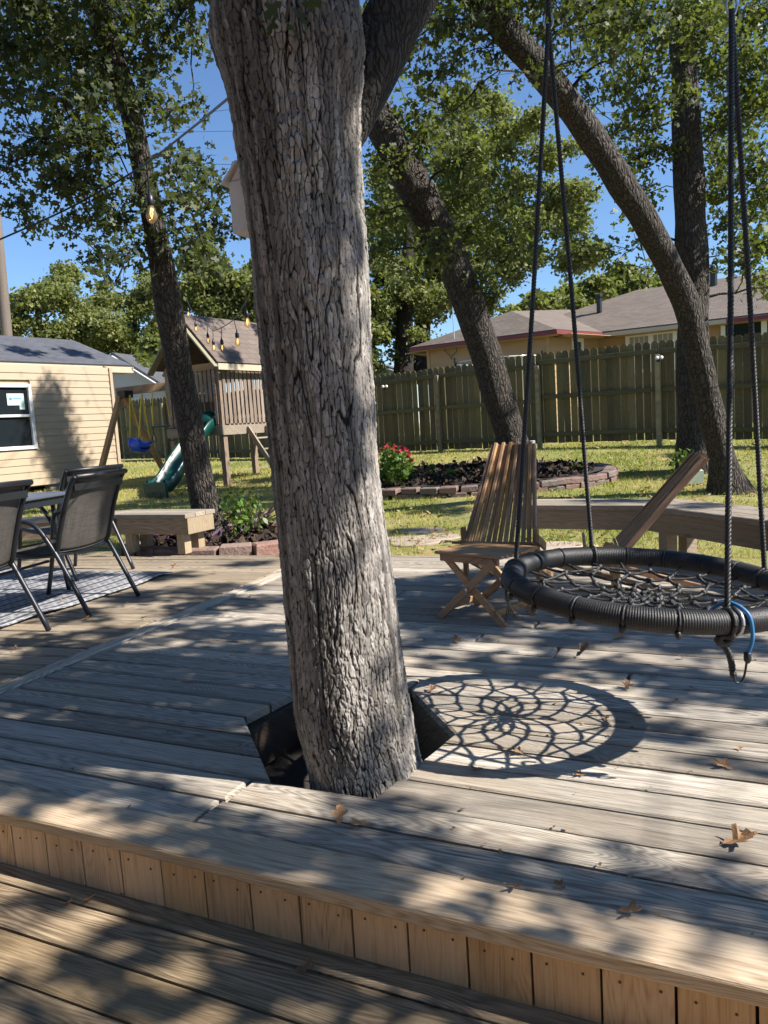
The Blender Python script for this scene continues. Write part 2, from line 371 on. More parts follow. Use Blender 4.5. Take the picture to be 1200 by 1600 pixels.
def barkmat(name, pale, mid, dark, sc=1.0, attr=False):
    w = NT(name); tc = w.n('TexCoord'); v = tc.outputs['Object']
    n1 = w.noise(w.scale(v, (1, 1, .5)), 6, 4, .6); n2 = w.noise(w.scale(v, (1, 1, .35)), 60, 4, .65); n3 = w.noise(v, 1.7, 3, .6)
    if attr:
        at = w.n('Attribute', attribute_name='crack'); e = at.outputs['Fac']
        pl = w.n('Attribute', attribute_name='plate').outputs['Fac']
        col = w.mix(pl, mid, pale); col = w.mix(w.ramp(n2, [(.42, (0, 0, 0)), (.75, (.75, .75, .75))]), col, tuple(q * .4 for q in mid))
        col = w.mix(w.ramp(n1, [(.52, (0, 0, 0)), (.74, (.6, .6, .6))]), col, tuple(q * 1.2 for q in pale))
        col = w.mix(w.math('MULTIPLY', w.n('Attribute', attribute_name='stain').outputs['Fac'], .72), col, (.05, .042, .036)); col = w.mix(w.ramp(n3, [(.55, (0, 0, 0)), (.72, (.35, .35, .35))]), col, (.25, .26, .2))
        col = w.mix(w.ramp(e, [(.35, (1, 1, 1)), (.85, (0, 0, 0))]), col, dark)
        w.bump(w.math('MULTIPLY_ADD', n2, 1.0, w.math('MULTIPLY', n1, .4)), .6, .004)
    else:
        ds = w.n('VectorMath', operation='ADD'); nz = w.n('TexNoise'); w.l(v, nz.inputs['Vector']); w.val(nz, Scale=7 * sc, Detail=3)
        w.l(v, ds.inputs[0]); w.l(w.scale(nz.outputs['Color'], (.12 / sc, .12 / sc, .16 / sc)), ds.inputs[1])
        vo = w.n('TexVoronoi', feature='DISTANCE_TO_EDGE'); w.l(w.scale(ds.outputs[0], (1, 1, .2)), vo.inputs['Vector']); w.val(vo, Scale=30 * sc)
        e = vo.outputs['Distance']
        hgt = w.ramp(e, [(.0, (0, 0, 0)), (.28, (1, 1, 1))])
        col = w.mix(n1, mid, pale); col = w.mix(w.math('MULTIPLY', n2, .6), col, tuple(q * .5 for q in mid))
        col = w.mix(w.ramp(e, [(.0, (1, 1, 1)), (.16, (0, 0, 0))]), col, dark)
        w.bump(w.math('ADD', hgt, w.math('MULTIPLY', n2, .6)), .95, .03 / sc)
    w.color(col); w.rough(.92); return w.m
M['bark_main'] = barkmat('pale_oak_bark', (.37, .34, .31), (.20, .18, .16), (.010, .008, .007), attr=True)
M['bark'] = barkmat('oak_bark', (.115, .094, .077), (.058, .046, .037), (.011, .009, .007))  # darkened so the shade on the leaning trunks is in the colour
M['bark_dark'] = barkmat('dark_oak_bark', (.07, .057, .046), (.04, .032, .026), (.01, .008, .007))
M['bark_limb'] = barkmat('shade_toned_limb_bark', (.06, .05, .04), (.03, .025, .02), (.008, .007, .006), 1.9)  # bark of the shaded limb, its shade put into the colour
M['twig'] = plain('twig_bark', (.06, .05, .042), .9, 0, .3, 20)
M['leaf'] = leafmat('oak_leaf', (.045, .06, .022), (.082, .10, .034), (.16, .165, .06), .38, .5)
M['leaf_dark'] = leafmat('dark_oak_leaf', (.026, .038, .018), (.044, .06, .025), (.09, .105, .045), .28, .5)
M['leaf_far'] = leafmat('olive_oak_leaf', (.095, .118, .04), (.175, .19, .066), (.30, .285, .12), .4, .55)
M['leaf_shrub'] = leafmat('shrub_leaf', (.05, .11, .02), (.085, .16, .03), (.16, .24, .05), .3)
M['leaf_purple'] = leafmat('purple_leaf', (.055, .022, .06), (.11, .05, .105), (.22, .12, .17), .15, .5)
M['flower'] = leafmat('red_flower', (.50, .02, .07), (.65, .035, .11), (.75, .08, .2), .3)
M['grass'] = leafmat('grass_blade', (.22, .27, .045), (.38, .38, .085), (.58, .48, .19), .4, .6)
M['dry'] = plain('dry_oak_leaf', (.30, .165, .075), .7, 0, .45, 18, .3, var=.9)
def lawnmat():
    w = NT('lawn'); tc = w.n('TexCoord'); v = tc.outputs['Object']
    a = w.noise(v, .55, 4, .6); b = w.noise(v, 9, 5, .7); c = w.noise(v, 70, 3, .7)
    col = w.ramp(a, [(.35, (.24, .26, .06)), (.55, (.36, .33, .10)), (.7, (.44, .36, .16))])
    col = w.mix(w.math('MULTIPLY', w.ramp(b, [(.4, (0, 0, 0)), (.7, (1, 1, 1))]), .55), col, (.30, .24, .13))
    col = w.mix(w.math('MULTIPLY', c, .6), col, (.07, .085, .022))
    sp = w.n('SeparateXYZ'); w.l(v, sp.inputs[0])
    # bare trodden earth along the deck edge (a line running with the boards)
    nn = w.math('ADD', w.math('MULTIPLY', sp.outputs[0], .38), w.math('MULTIPLY', sp.outputs[1], .925))
    dirt = w.math('ADD', nn, w.math('MULTIPLY_ADD', b, 1.1, w.math('MULTIPLY', a, .9)))
    dirt = w.ramp(w.math('MULTIPLY_ADD', dirt, .5, -3.1), [(.4, (1, 1, 1)), (.75, (0, 0, 0))])
    col = w.mix(dirt, col, w.mix(c, (.21, .15, .10), (.36, .28, .20)))
    w.color(col); w.rough(.95); w.bump(w.math('ADD', b, c), .8, .03); return w.m
M['lawn'] = lawnmat()
def rugmat():
    w = NT('striped_outdoor_rug'); tc = w.n('TexCoord'); sp = w.n('SeparateXYZ'); w.l(tc.outputs['Object'], sp.inputs[0]); x, y = sp.outputs[0], sp.outputs[1]
    fx = w.math('FRACT', w.math('MULTIPLY', x, 7.0)); ln = w.math('LESS_THAN', w.math('ABSOLUTE', w.math('SUBTRACT', fx, .5)), .11)
    fx2 = w.math('FRACT', w.math('MULTIPLY', x, 28.0)); fy = w.math('FRACT', w.math('ADD', w.math('MULTIPLY', y, 17.0), w.math('MULTIPLY', w.math('FLOOR', w.math('MULTIPLY', x, 28.0)), .5)))
    dash = w.math('MULTIPLY', w.math('GREATER_THAN', fx2, .45), w.math('GREATER_THAN', fy, .42))
    ring = w.math('MULTIPLY', w.math('GREATER_THAN', w.math('FRACT', w.math('MULTIPLY', y, 8.5)), .6), w.math('LESS_THAN', w.math('ABSOLUTE', w.math('SUBTRACT', w.math('FRACT', w.math('MULTIPLY', x, 7.0)), .0)), .2))
    k = w.math('MAXIMUM', ln, w.math('MAXIMUM', w.math('MULTIPLY', dash, .62), w.math('MULTIPLY', ring, .8)))
    f = w.noise(tc.outputs['Object'], 300, 2, .6)
    col = w.mix(k, (.31, .31, .32), (.02, .025, .042)); col = w.mix(w.math('MULTIPLY', f, .3), col, (.2, .2, .22)); w.color(col); w.rough(.85); w.bump(f, .3, .003); return w.m
M['rug'] = rugmat()

# ------------------------------------------------------------------ ground
def make_ground():
    xs = np.concatenate([np.linspace(-400, -30, 12), np.linspace(-25, 25, 101), np.linspace(30, 400, 12)])
    ys = np.concatenate([np.linspace(-300, -6, 12), np.linspace(-5, 30, 141), np.linspace(34, 600, 20)])
    X, Y = np.meshgrid(xs, ys); Z = gz(X, Y) + .02 * (vnoise(X * .9, Y * .9) - .5)
    near = (X > -7) & (X < 4) & (Y < 5.2); Z = np.where(near, np.minimum(Z, -.34), Z)
    W, Hh = len(xs), len(ys); me = bpy.data.meshes.new('ground')
    v = np.stack([X, Y, Z], -1).reshape(-1, 3); i = np.arange((Hh - 1) * W).reshape(Hh - 1, W)[:, :-1].ravel()
    f = np.stack([i, i + 1, i + 1 + W, i + W], 1); me.from_pydata(v.tolist(), [], f.tolist()); me.update()
    o = link('lawn', me, M['lawn'], None, True); tag(o, kind='structure')
make_ground()

# ------------------------------------------------------------------ deck
TH = math.radians(-25.4); U2 = np.array([math.cos(TH), math.sin(TH)]); N2 = np.array([-math.sin(TH), math.cos(TH)])
def strip_poly(region, n0, n1):
    """part of a convex region (list of (u,n)) between two n values"""
    def clip(poly, sgn, lim):
        out = []
        for i in range(len(poly)):
            a, b = poly[i], poly[(i + 1) % len(poly)]
            da, db = sgn * (a[1] - lim), sgn * (b[1] - lim)
            if da >= 0: out.append(a)
            if da * db < 0:
                t = da / (da - db); out.append((a[0] + (b[0] - a[0]) * t, lim))
        return out
    p = clip(list(region), 1, n0)
    if len(p) >= 3: p = clip(p, -1, n1)
    return p
def half(poly, a, b, keep_left=True):
    out = []; sg = 1 if keep_left else -1
    def sd(p): return sg * ((b[0] - a[0]) * (p[1] - a[1]) - (b[1] - a[1]) * (p[0] - a[0]))
    for i in range(len(poly)):
        p, q = poly[i], poly[(i + 1) % len(poly)]; dp, dq = sd(p), sd(q)
        if dp >= 0: out.append(p)
        if dp * dq < 0:
            t = dp / (dp - dq); out.append((p[0] + (q[0] - p[0]) * t, p[1] + (q[1] - p[1]) * t))
    return out
def clean(p):
    q = []
    for a in p:
        if not q or math.hypot(a[0] - q[-1][0], a[1] - q[-1][1]) > 1e-3: q.append(a)
    if len(q) > 1 and math.hypot(q[0][0] - q[-1][0], q[0][1] - q[-1][1]) < 1e-3: q.pop()
    return q
def inset(p, d):
    n = len(p); A = sum(p[i][0] * p[(i + 1) % n][1] - p[(i + 1) % n][0] * p[i][1] for i in range(n)); sg = 1 if A > 0 else -1; out = []
    for i in range(n):
        a, b, c = np.array(p[i - 1]), np.array(p[i]), np.array(p[(i + 1) % n]); e1, e2 = nrm(b - a), nrm(c - b)
        n1 = sg * np.array([-e1[1], e1[0]]); n2 = sg * np.array([-e2[1], e2[0]]); m = n1 + n2; m = m / max(.35, m @ m / 2 * 1.0) if (m @ m) > .2 else n1
        out.append(tuple(b + m * d / 1.0 * (1 / 1.0)))
    return out
def area(p): return abs(sum(p[i][0] * p[(i + 1) % len(p)][1] - p[(i + 1) % len(p)][0] * p[i][1] for i in range(len(p)))) / 2
def board_mesh(poly, zt, th, gap=.0035, bev=.008):
    poly = clean(poly)
    if len(poly) < 3 or area(poly) < .0008: return None
    A = sum(poly[i][0] * poly[(i + 1) % len(poly)][1] - poly[(i + 1) % len(poly)][0] * poly[i][1] for i in range(len(poly)))
    if A < 0: poly = poly[::-1]
    p0 = inset(poly, gap); p1 = inset(poly, gap + bev); n = len(poly)
    c = np.mean(np.array(p0), 0); tx, ty = np.random.normal(0, .0004), np.random.normal(0, .01)
    def zz(p): return zt + np.clip(tx * (p[0] - c[0]) + ty * (p[1] - c[1]), -.0012, .0012)
    vs = [(p[0], p[1], zt - th) for p in p0] + [(p[0], p[1], zz(p) - bev * .7) for p in p0] + [(p[0], p[1], zz(p)) for p in p1]
    F = [tuple(range(n))[::-1], tuple(range(2 * n, 3 * n))]
    for k in range(2):
        for i in range(n):
            j = (i + 1) % n; F.append((k * n + i, k * n + j, (k + 1) * n + j, (k + 1) * n + i))
    return MB().add(vs, F)
np.random.seed(5)
def un(p): return (float(p[0] * U2[0] + p[1] * U2[1]), float(p[0] * N2[0] + p[1] * N2[1]))
NOSE, PITCH = 1.437, .1424
deck = thing('deck', None, None, (0, 0, 0), TH, kind='structure')
BA, BB = un((-1.74, 3.19)), un((-.80, 5.56))            # border board, its right-hand side
bd = nrm(np.array(BB) - np.array(BA)); BA = tuple(np.array(BA) - bd * 2.2); BB = tuple(np.array(BB) + bd * 1.2)
outline = [un(q) for q in ((-5.6, 4.1), (2.75, .1), (2.55, 3.0), (2.28, 4.35), (1.88, 5.45), (1.15, 5.78), (-.96, 6.6), (-2.0, 7.0), (-5.4, 7.9))]
hole = [un(q) for q in ((-.57, 2.8), (-.40, 2.23), (-.08, 2.115), (.19, 2.53), (.06, 3.01), (-.35, 3.14))]
hole = [(p[0], max(p[1], NOSE + 3 * PITCH)) if i in (1, 2) else p for i, p in enumerate(hole)]
def hole_u(n):
    us = []
    for i in range(len(hole)):
        a, b = hole[i], hole[(i + 1) % len(hole)]
        if (a[1] - n) * (b[1] - n) <= 0 and abs(a[1] - b[1]) > 1e-9: us.append(a[0] + (b[0] - a[0]) * (n - a[1]) / (b[1] - a[1]))
    return (min(us), max(us)) if len(us) >= 2 else None
hn0, hn1 = min(p[1] for p in hole), max(p[1] for p in hole)
def emit_board(poly, mat, zt=0.0, th=.036, parent=deck, name='board', gap=.0064):
    mb = board_mesh(poly, zt + np.random.uniform(-.0008, .0008), th, gap)
    if mb is not None: return build(mb, name, mat, parent, local=True)
k = 1
while NOSE + k * PITCH < 9.2:
    n0, n1 = NOSE + k * PITCH, NOSE + (k + 1) * PITCH; k += 1
    p = strip_poly(outline, n0, n1)
    if len(p) < 3: continue
    p = half(p, BA, BB, False)
    if len(p) < 3: continue
    umin, umax = min(q[0] for q in p), max(q[0] for q in p)
    parts = [p]
    if n1 > hn0 + 1e-4 and n0 < hn1 - 1e-4:
        ns = sorted({n0 + 1e-5, n1 - 1e-5, *[q[1] for q in hole if n0 < q[1] < n1]})
        ns = [min(max(q, hn0 + 1e-5), hn1 - 1e-5) for q in ns]
        lft = [(hole_u(q)[0], q) for q in ns]; rgt = [(hole_u(q)[1], q) for q in ns]
        full0, full1 = n0 < hn0 - 1e-4, n1 > hn1 + 1e-4
        parts = [[(umin, n0), (lft[0][0], n0)] + lft[1:-1] + [(lft[-1][0], n1), (umin, n1)],
                 [(rgt[0][0], n0), (umax, n0), (umax, n1), (rgt[-1][0], n1)] + rgt[1:-1][::-1]]
        parts[0] = half(parts[0], BA, BB, False)
        cl = []
        for q in parts:
            for i in range(len(outline)):
                pass
            cl.append(q)
        parts = cl
    for q in parts:
        u0, u1 = min(a[0] for a in q), max(a[0] for a in q)
        cuts = []
        if len(parts) == 1 and u1 - u0 > 2.5:
            cuts = [u0 + (u1 - u0) * random.uniform(.25, .75)] if k != 3 else [un(G(318, 1275))[0]]
        elif u1 - u0 > 3: cuts = [u0 + (u1 - u0) * .5]
        if k == 2: cuts = [un(G(290, 1290))[0]]
        edges = [u0 - 1] + cuts + [u1 + 1]
        for a, b in zip(edges[:-1], edges[1:]):
            w = half(half(q, (a, 0), (a, 1), False), (b, 0), (b, 1), True)
            if len(w) >= 3: emit_board(w, M['deck'])
# left field of boards, running at a slightly different angle, and the border board between
TL = math.radians(-18.3 + 25.4); cl, sl = math.cos(TL), math.sin(TL)
def toL(p): return (p[0] * cl + p[1] * sl, -p[0] * sl + p[1] * cl)
deckl = thing('deck_side_field', None, None, (0, 0, 0), math.radians(-18.3), kind='structure')
BA2 = tuple(np.array(BA) + np.array([-bd[1], bd[0]]) * .115); BB2 = tuple(np.array(BB) + np.array([-bd[1], bd[0]]) * .115)
outL = [toL(q) for q in outline]; a2, b2 = toL(BA2), toL(BB2)
nL = min(q[1] for q in outL)
while nL < max(q[1] for q in outL):
    p = strip_poly(outL, nL, nL + PITCH)
    if len(p) >= 3:
        p = half(p, a2, b2, True)
        if len(p) >= 3:
            jag = random.uniform(.012, .04); s_ = np.array(a2) + 0
            p = half(p, tuple(np.array(a2) + np.array([-jag, 0])), tuple(np.array(b2) + np.array([-jag, 0])), True)
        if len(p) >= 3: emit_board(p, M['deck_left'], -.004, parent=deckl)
    nL += PITCH
bp = half(half([BA, BB, BB2, BA2], (-90, NOSE + PITCH), (90, NOSE + PITCH), True), outline[5], outline[7], True)
bord = thing('border_board_base', None, None, (0, 0, 0), math.atan2(bd[1], bd[0]) + TH, kind='structure'); bord.name = 'deck_border'
cb_, sb_ = math.cos(math.atan2(bd[1], bd[0])), math.sin(math.atan2(bd[1], bd[0]))
emit_board([(q[0] * cb_ + q[1] * sb_, -q[0] * sb_ + q[1] * cb_) for q in bp], M['deck'], .006, .04, bord, 'border_board')
# nosing: bowed tan board on the edge of the step
def bowed(u0, u1, n0, n1, z0, z1, wob, seed, m=60):
    r = np.random.default_rng(seed); u = np.linspace(u0, u1, m); ph = r.uniform(0, 6, 3)
    e = wob * (np.sin(u * 2.1 + ph[0]) + .6 * np.sin(u * 4.7 + ph[1])) ; zz = wob * .6 * np.sin(u * 3.1 + ph[2])
    prof = [(0, .004), (.004, 0), (1, 0), (1, .0)]
    P = []
    for i in range(m):
        a = n0 + e[i]
        P += [(u[i], a + .004, z0 + zz[i]), (u[i], a, z0 + zz[i] + .006), (u[i], a, z1 - .009), (u[i], a + .003, z1 - .003), (u[i], a + .010, z1), (u[i], n1 - .003, z1), (u[i], n1 - .003, z0)]
    F = []
    for i in range(m - 1):
        for j in range(7):
            q = (j + 1) % 7; F.append((i * 7 + q, i * 7 + j, (i + 1) * 7 + j, (i + 1) * 7 + q))
    F += [tuple(range(7)), tuple((m - 1) * 7 + j for j in range(7))[::-1]]
    return MB().add(P, F)
step = thing('deck_step', None, None, (0, 0, 0), TH, kind='structure')
build(bowed(-5.2, 3.2, NOSE, NOSE + PITCH, -.038, .002, .004, 4), 'nosing_board', M['nosing'], step, False, True)
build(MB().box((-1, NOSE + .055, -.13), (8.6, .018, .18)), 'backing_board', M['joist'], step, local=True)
LZ = -.18
u = -5.1; i = 0
ris_u = un(G(62, 1330, -.09))[0]; u = ris_u - 34 * .1425
scr = MB().lathe([(.003, 0), (.003, .0015), (.0015, .002)], (0, 0, 0), 8).mesh('screw')
scr.materials.append(plain('rusty_screw', (.10, .06, .035), .6, .3))
while u < 3.0:
    w_ = .1365 + random.uniform(-.0015, .0015)
    c = (u + .07, NOSE + .034 + random.uniform(-.0015, .0015), (LZ - .01 - .038) / 2)
    b_ = build(MB().bevbox((0, 0, 0), (w_, .019, abs(LZ) - .038 + .015 + .012), None, .004), 'riser_board', M['riser'], step, local=True)
    b_.location = (c[0], c[1], -.112 + random.uniform(-.002, .002)); b_.rotation_euler = (0, random.uniform(-.006, .006), 0)
    for sx in (-.035, .036):
        q = bpy.data.objects.new('screw', scr); COL.objects.link(q); q.parent = b_; q.location = (sx + random.uniform(-.008, .008), -.0096, .042 + random.uniform(-.012, .008)); q.rotation_euler = (math.pi / 2, 0, 0)
    u += .1425
# lower deck
lower = thing('lower_deck', None, None, (0, 0, 0), TH, kind='structure')
ln = [1.53, 1.393, 1.246, 1.114] + [1.114 - .1435 * j for j in range(1, 16)]
for j in range(len(ln) - 1):
    a, b = ln[j + 1], ln[j]
    cut = random.uniform(-.8, 1.6)
    for u0, u1 in (((-5.2, cut), (cut, 3.2)) if j > 3 else ((-5.2, 3.2),)):
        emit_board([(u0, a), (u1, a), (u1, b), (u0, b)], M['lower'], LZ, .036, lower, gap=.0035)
# joists, the trimmed opening round the tree and the soil under it
frame = thing('deck_frame', None, None, (0, 0, 0), TH, kind='structure')
for i in range(len(hole)):
    a, b = np.array(hole[i]), np.array(hole[(i + 1) % len(hole)]); c = np.mean(np.array(hole), 0)
    o_ = nrm(np.array([-(b - a)[1], (b - a)[0]])); o_ = o_ if o_ @ ((a + b) / 2 - c) > 0 else -o_
    a, b = a + o_ * .03, b + o_ * .03
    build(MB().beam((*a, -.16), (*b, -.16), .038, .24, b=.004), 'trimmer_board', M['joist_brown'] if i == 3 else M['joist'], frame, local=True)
for j in range(-4, 3):
    for (n0, n1) in ((NOSE + .08, 5.4),):
        if -.95 < j * .9 + .1 < .6: continue
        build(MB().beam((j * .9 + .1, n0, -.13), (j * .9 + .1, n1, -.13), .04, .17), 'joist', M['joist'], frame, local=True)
sm = MB(); gx, gy = np.meshgrid(np.linspace(-1.3, .7, 30), np.linspace(1.95, 3.6, 26)); gzz = -.30 + .05 * vnoise(gx * 6, gy * 6) + .02 * vnoise(gx * 20, gy * 20)
vv = np.stack([gx, gy, gzz], -1).reshape(-1, 3); sm.add(vv, [(r * 30 + c, r * 30 + c + 1, (r + 1) * 30 + c + 1, (r + 1) * 30 + c) for r in range(25) for c in range(29)])
tag(build(sm, 'soil', M['soil'], None, True), kind='structure')

# ------------------------------------------------------------------ trees
TEMPL = {
    'oak': np.array([(0, 0), (.17, .2), (.09, .34), (.40, .55), (.36, .68), (.14, .66), (.19, .9), (0, 1), (-.19, .9), (-.14, .66), (-.36, .68), (-.40, .55), (-.09, .34), (-.17, .2)]),
    'mid': np.array([(0, 0), (.30, .3), (.14, .5), (.32, .75), (0, 1), (-.32, .75), (-.14, .5), (-.30, .3)]),
    'far': np.array([(0, 0), (.36, .45), (0, 1), (-.36, .45)]),
    'oval': np.array([(0, 0), (.24, .3), (.26, .6), (0, 1), (-.26, .6), (-.24, .3)]),
    'strap': np.array([(-.07, 0), (.07, 0), (.10, .4), (.05, .8), (0, 1), (-.05, .8), (-.10, .4)]),
    'blade': np.array([(-.05, 0), (.05, 0), (.02, .62), (0, 1)]),
}
def leaf_polys(cen, size, templ, r, up=.45, d=None, curl=.25):
    N = len(cen); T = TEMPL[templ]; k = len(T)
    nm = r.normal(size=(N, 3)); nm /= np.linalg.norm(nm, axis=1)[:, None]; nm = nm * (1 - up) + np.array([0, 0, up]); nm /= np.linalg.norm(nm, axis=1)[:, None]
    if d is None: d = r.normal(size=(N, 3)) + np.array([0, 0, -.35])
    d = d - nm * np.sum(d * nm, 1)[:, None]; d /= (np.linalg.norm(d, axis=1)[:, None] + 1e-9)
    x = np.cross(d, nm); z = curl * (np.abs(T[:, 0]) * 1.0 - .35 * T[:, 1] ** 2)
    return cen[:, None, :] + size[:, None, None] * (T[None, :, 0, None] * x[:, None, :] + T[None, :, 1, None] * d[:, None, :] + z[None, :, None] * nm[:, None, :])
def grow(trunk_pts, trunk_r, puffs, r, bmin=.008, start=0.35, jit=.12, bscale=1.0):
    """branches from the trunk to every clump; returns list of (pts, radii)"""
    n = len(trunk_pts); nodes = [(trunk_pts[i], trunk_r[i]) for i in range(int(n * start), n)]
    out = []; c0 = trunk_pts[-1]
    for p, rad in sorted(puffs, key=lambda q: min(np.linalg.norm(q[0] - a[0]) for a in nodes)):
        P = np.array([a[0] for a in nodes]); dd = np.linalg.norm(P - p, axis=1) + .6 * np.maximum(0, P[:, 2] - p[2])
        i = int(np.argmin(dd)); a, ra = nodes[i]; L = np.linalg.norm(p - a)
        if L < .05: continue
        m = max(4, min(9, int(L / .22) + 2)); t = np.linspace(0, 1, m)[:, None]
        pts = a + (p - a) * t + np.array([0, 0, 1]) * (np.sin(t * np.pi) * L * r.uniform(-.05, .16))
        pts[1:-1] += r.normal(0, jit * L / m, (m - 2, 3))
        r0 = min(ra * .62, bmin * 1.3 + .016 * L * bscale); rr = np.linspace(r0, bmin, m)
        out.append((pts, rr)); nodes += [(pts[j], rr[j]) for j in range(1, m)]
    return out
def crown(puffs, r, nsub, nleaf, ls, templ, twig=None, spread=.11, up=.35, flat=.75):
    cs, sizes, tw = [], [], []
    for p, rad in puffs:
        ns = max(3, int(nsub * (rad / .5) ** 2))
        q = r.normal(size=(ns, 3)); q /= np.linalg.norm(q, axis=1)[:, None]; q *= (r.random(ns) ** .55)[:, None] * rad; q[:, 2] *= flat
        sub = p + q
        for s_ in sub:
            nl = max(2, int(nleaf * r.uniform(.5, 1.4)))
            cs.append(s_ + r.normal(0, spread, (nl, 3)) * np.array([1, 1, .7])); sizes.append(ls * r.uniform(.6, 1.25, nl))
        if twig is not None: tw += [(p, s_) for s_ in sub]
    cs = np.concatenate(cs); sizes = np.concatenate(sizes)
    return leaf_polys(cs, sizes, templ, r, up), tw
def twigs(tw, r, rad=.004):
    mb = MB()
    for a, b in tw:
        m = (a + b) / 2 + r.normal(0, .04, 3) + np.array([0, 0, .03]); mb.tube([a, m, b + (b - m) * .2], [rad, rad * .8, rad * .4], 3, False)
    return mb
def tree(name, label, path, puffs, seed, bark, leaf, nsub=26, nleaf=11, ls=.09, templ='oak', group=None, sides=20, twig=True, start=.35, bmin=.008, up=.35, spread=.11, nseg=60, bscale=1.0, trunk_obj=None, tw=1.0):
    """path: (px, py, half width px, depth)"""
    r = np.random.default_rng(seed)
    P = np.array([AT(a[0], a[1], a[3]) for a in path]); R = np.array([a[2] * a[3] / FP * tw for a in path])
    Q = smoothpath(np.c_[P, R], nseg); P, R = Q[:, :3], np.maximum(Q[:, 3], .01)
    root = thing(name, label, 'tree', P[0], 0, group)
    if trunk_obj is None:
        # lumpy trunk
        mb = MB().tube(P, R, sides, True); v = mb.v[0]; c = np.repeat(P, sides, 0); off = v - c
        nz = vnoise(v[:, 0] * 5 + 3, v[:, 1] * 5, v[:, 2] * 2.2) - .5; mb.v[0] = c + off * (1 + .22 * nz)[:, None]
        build(mb, 'trunk', bark, root, True)
    if puffs:
        br = grow(P, R, puffs, r, bmin, start, bscale=bscale); mb = MB()
        for pts, rr in br: mb.tube(pts, rr, 6, False)
        build(mb, 'branches', M['bark_dark'] if bark is not None else M['twig'], root, True)
        polys, tw = crown(puffs, r, nsub, nleaf, ls, templ, True if twig else None, spread, up)
        if twig: build(twigs(tw, r), 'twigs', M['twig'], root)
        rnd = np.clip(r.normal(.45, .25, len(polys)), 0, 1)
        me = np_mesh('crown', polys - np.array(P[0]), polys.shape[1], rnd); link('crown', me, leaf, root)
    return root, P, R
def px(lst, Y=None, jit=0, seed=0):
    r = np.random.default_rng(seed); out = []
    for q in lst:
        y = q[3] if len(q) > 3 else Y
        out.append((AT(q[0], q[1], y + r.uniform(-jit, jit)), q[2]))
    return out

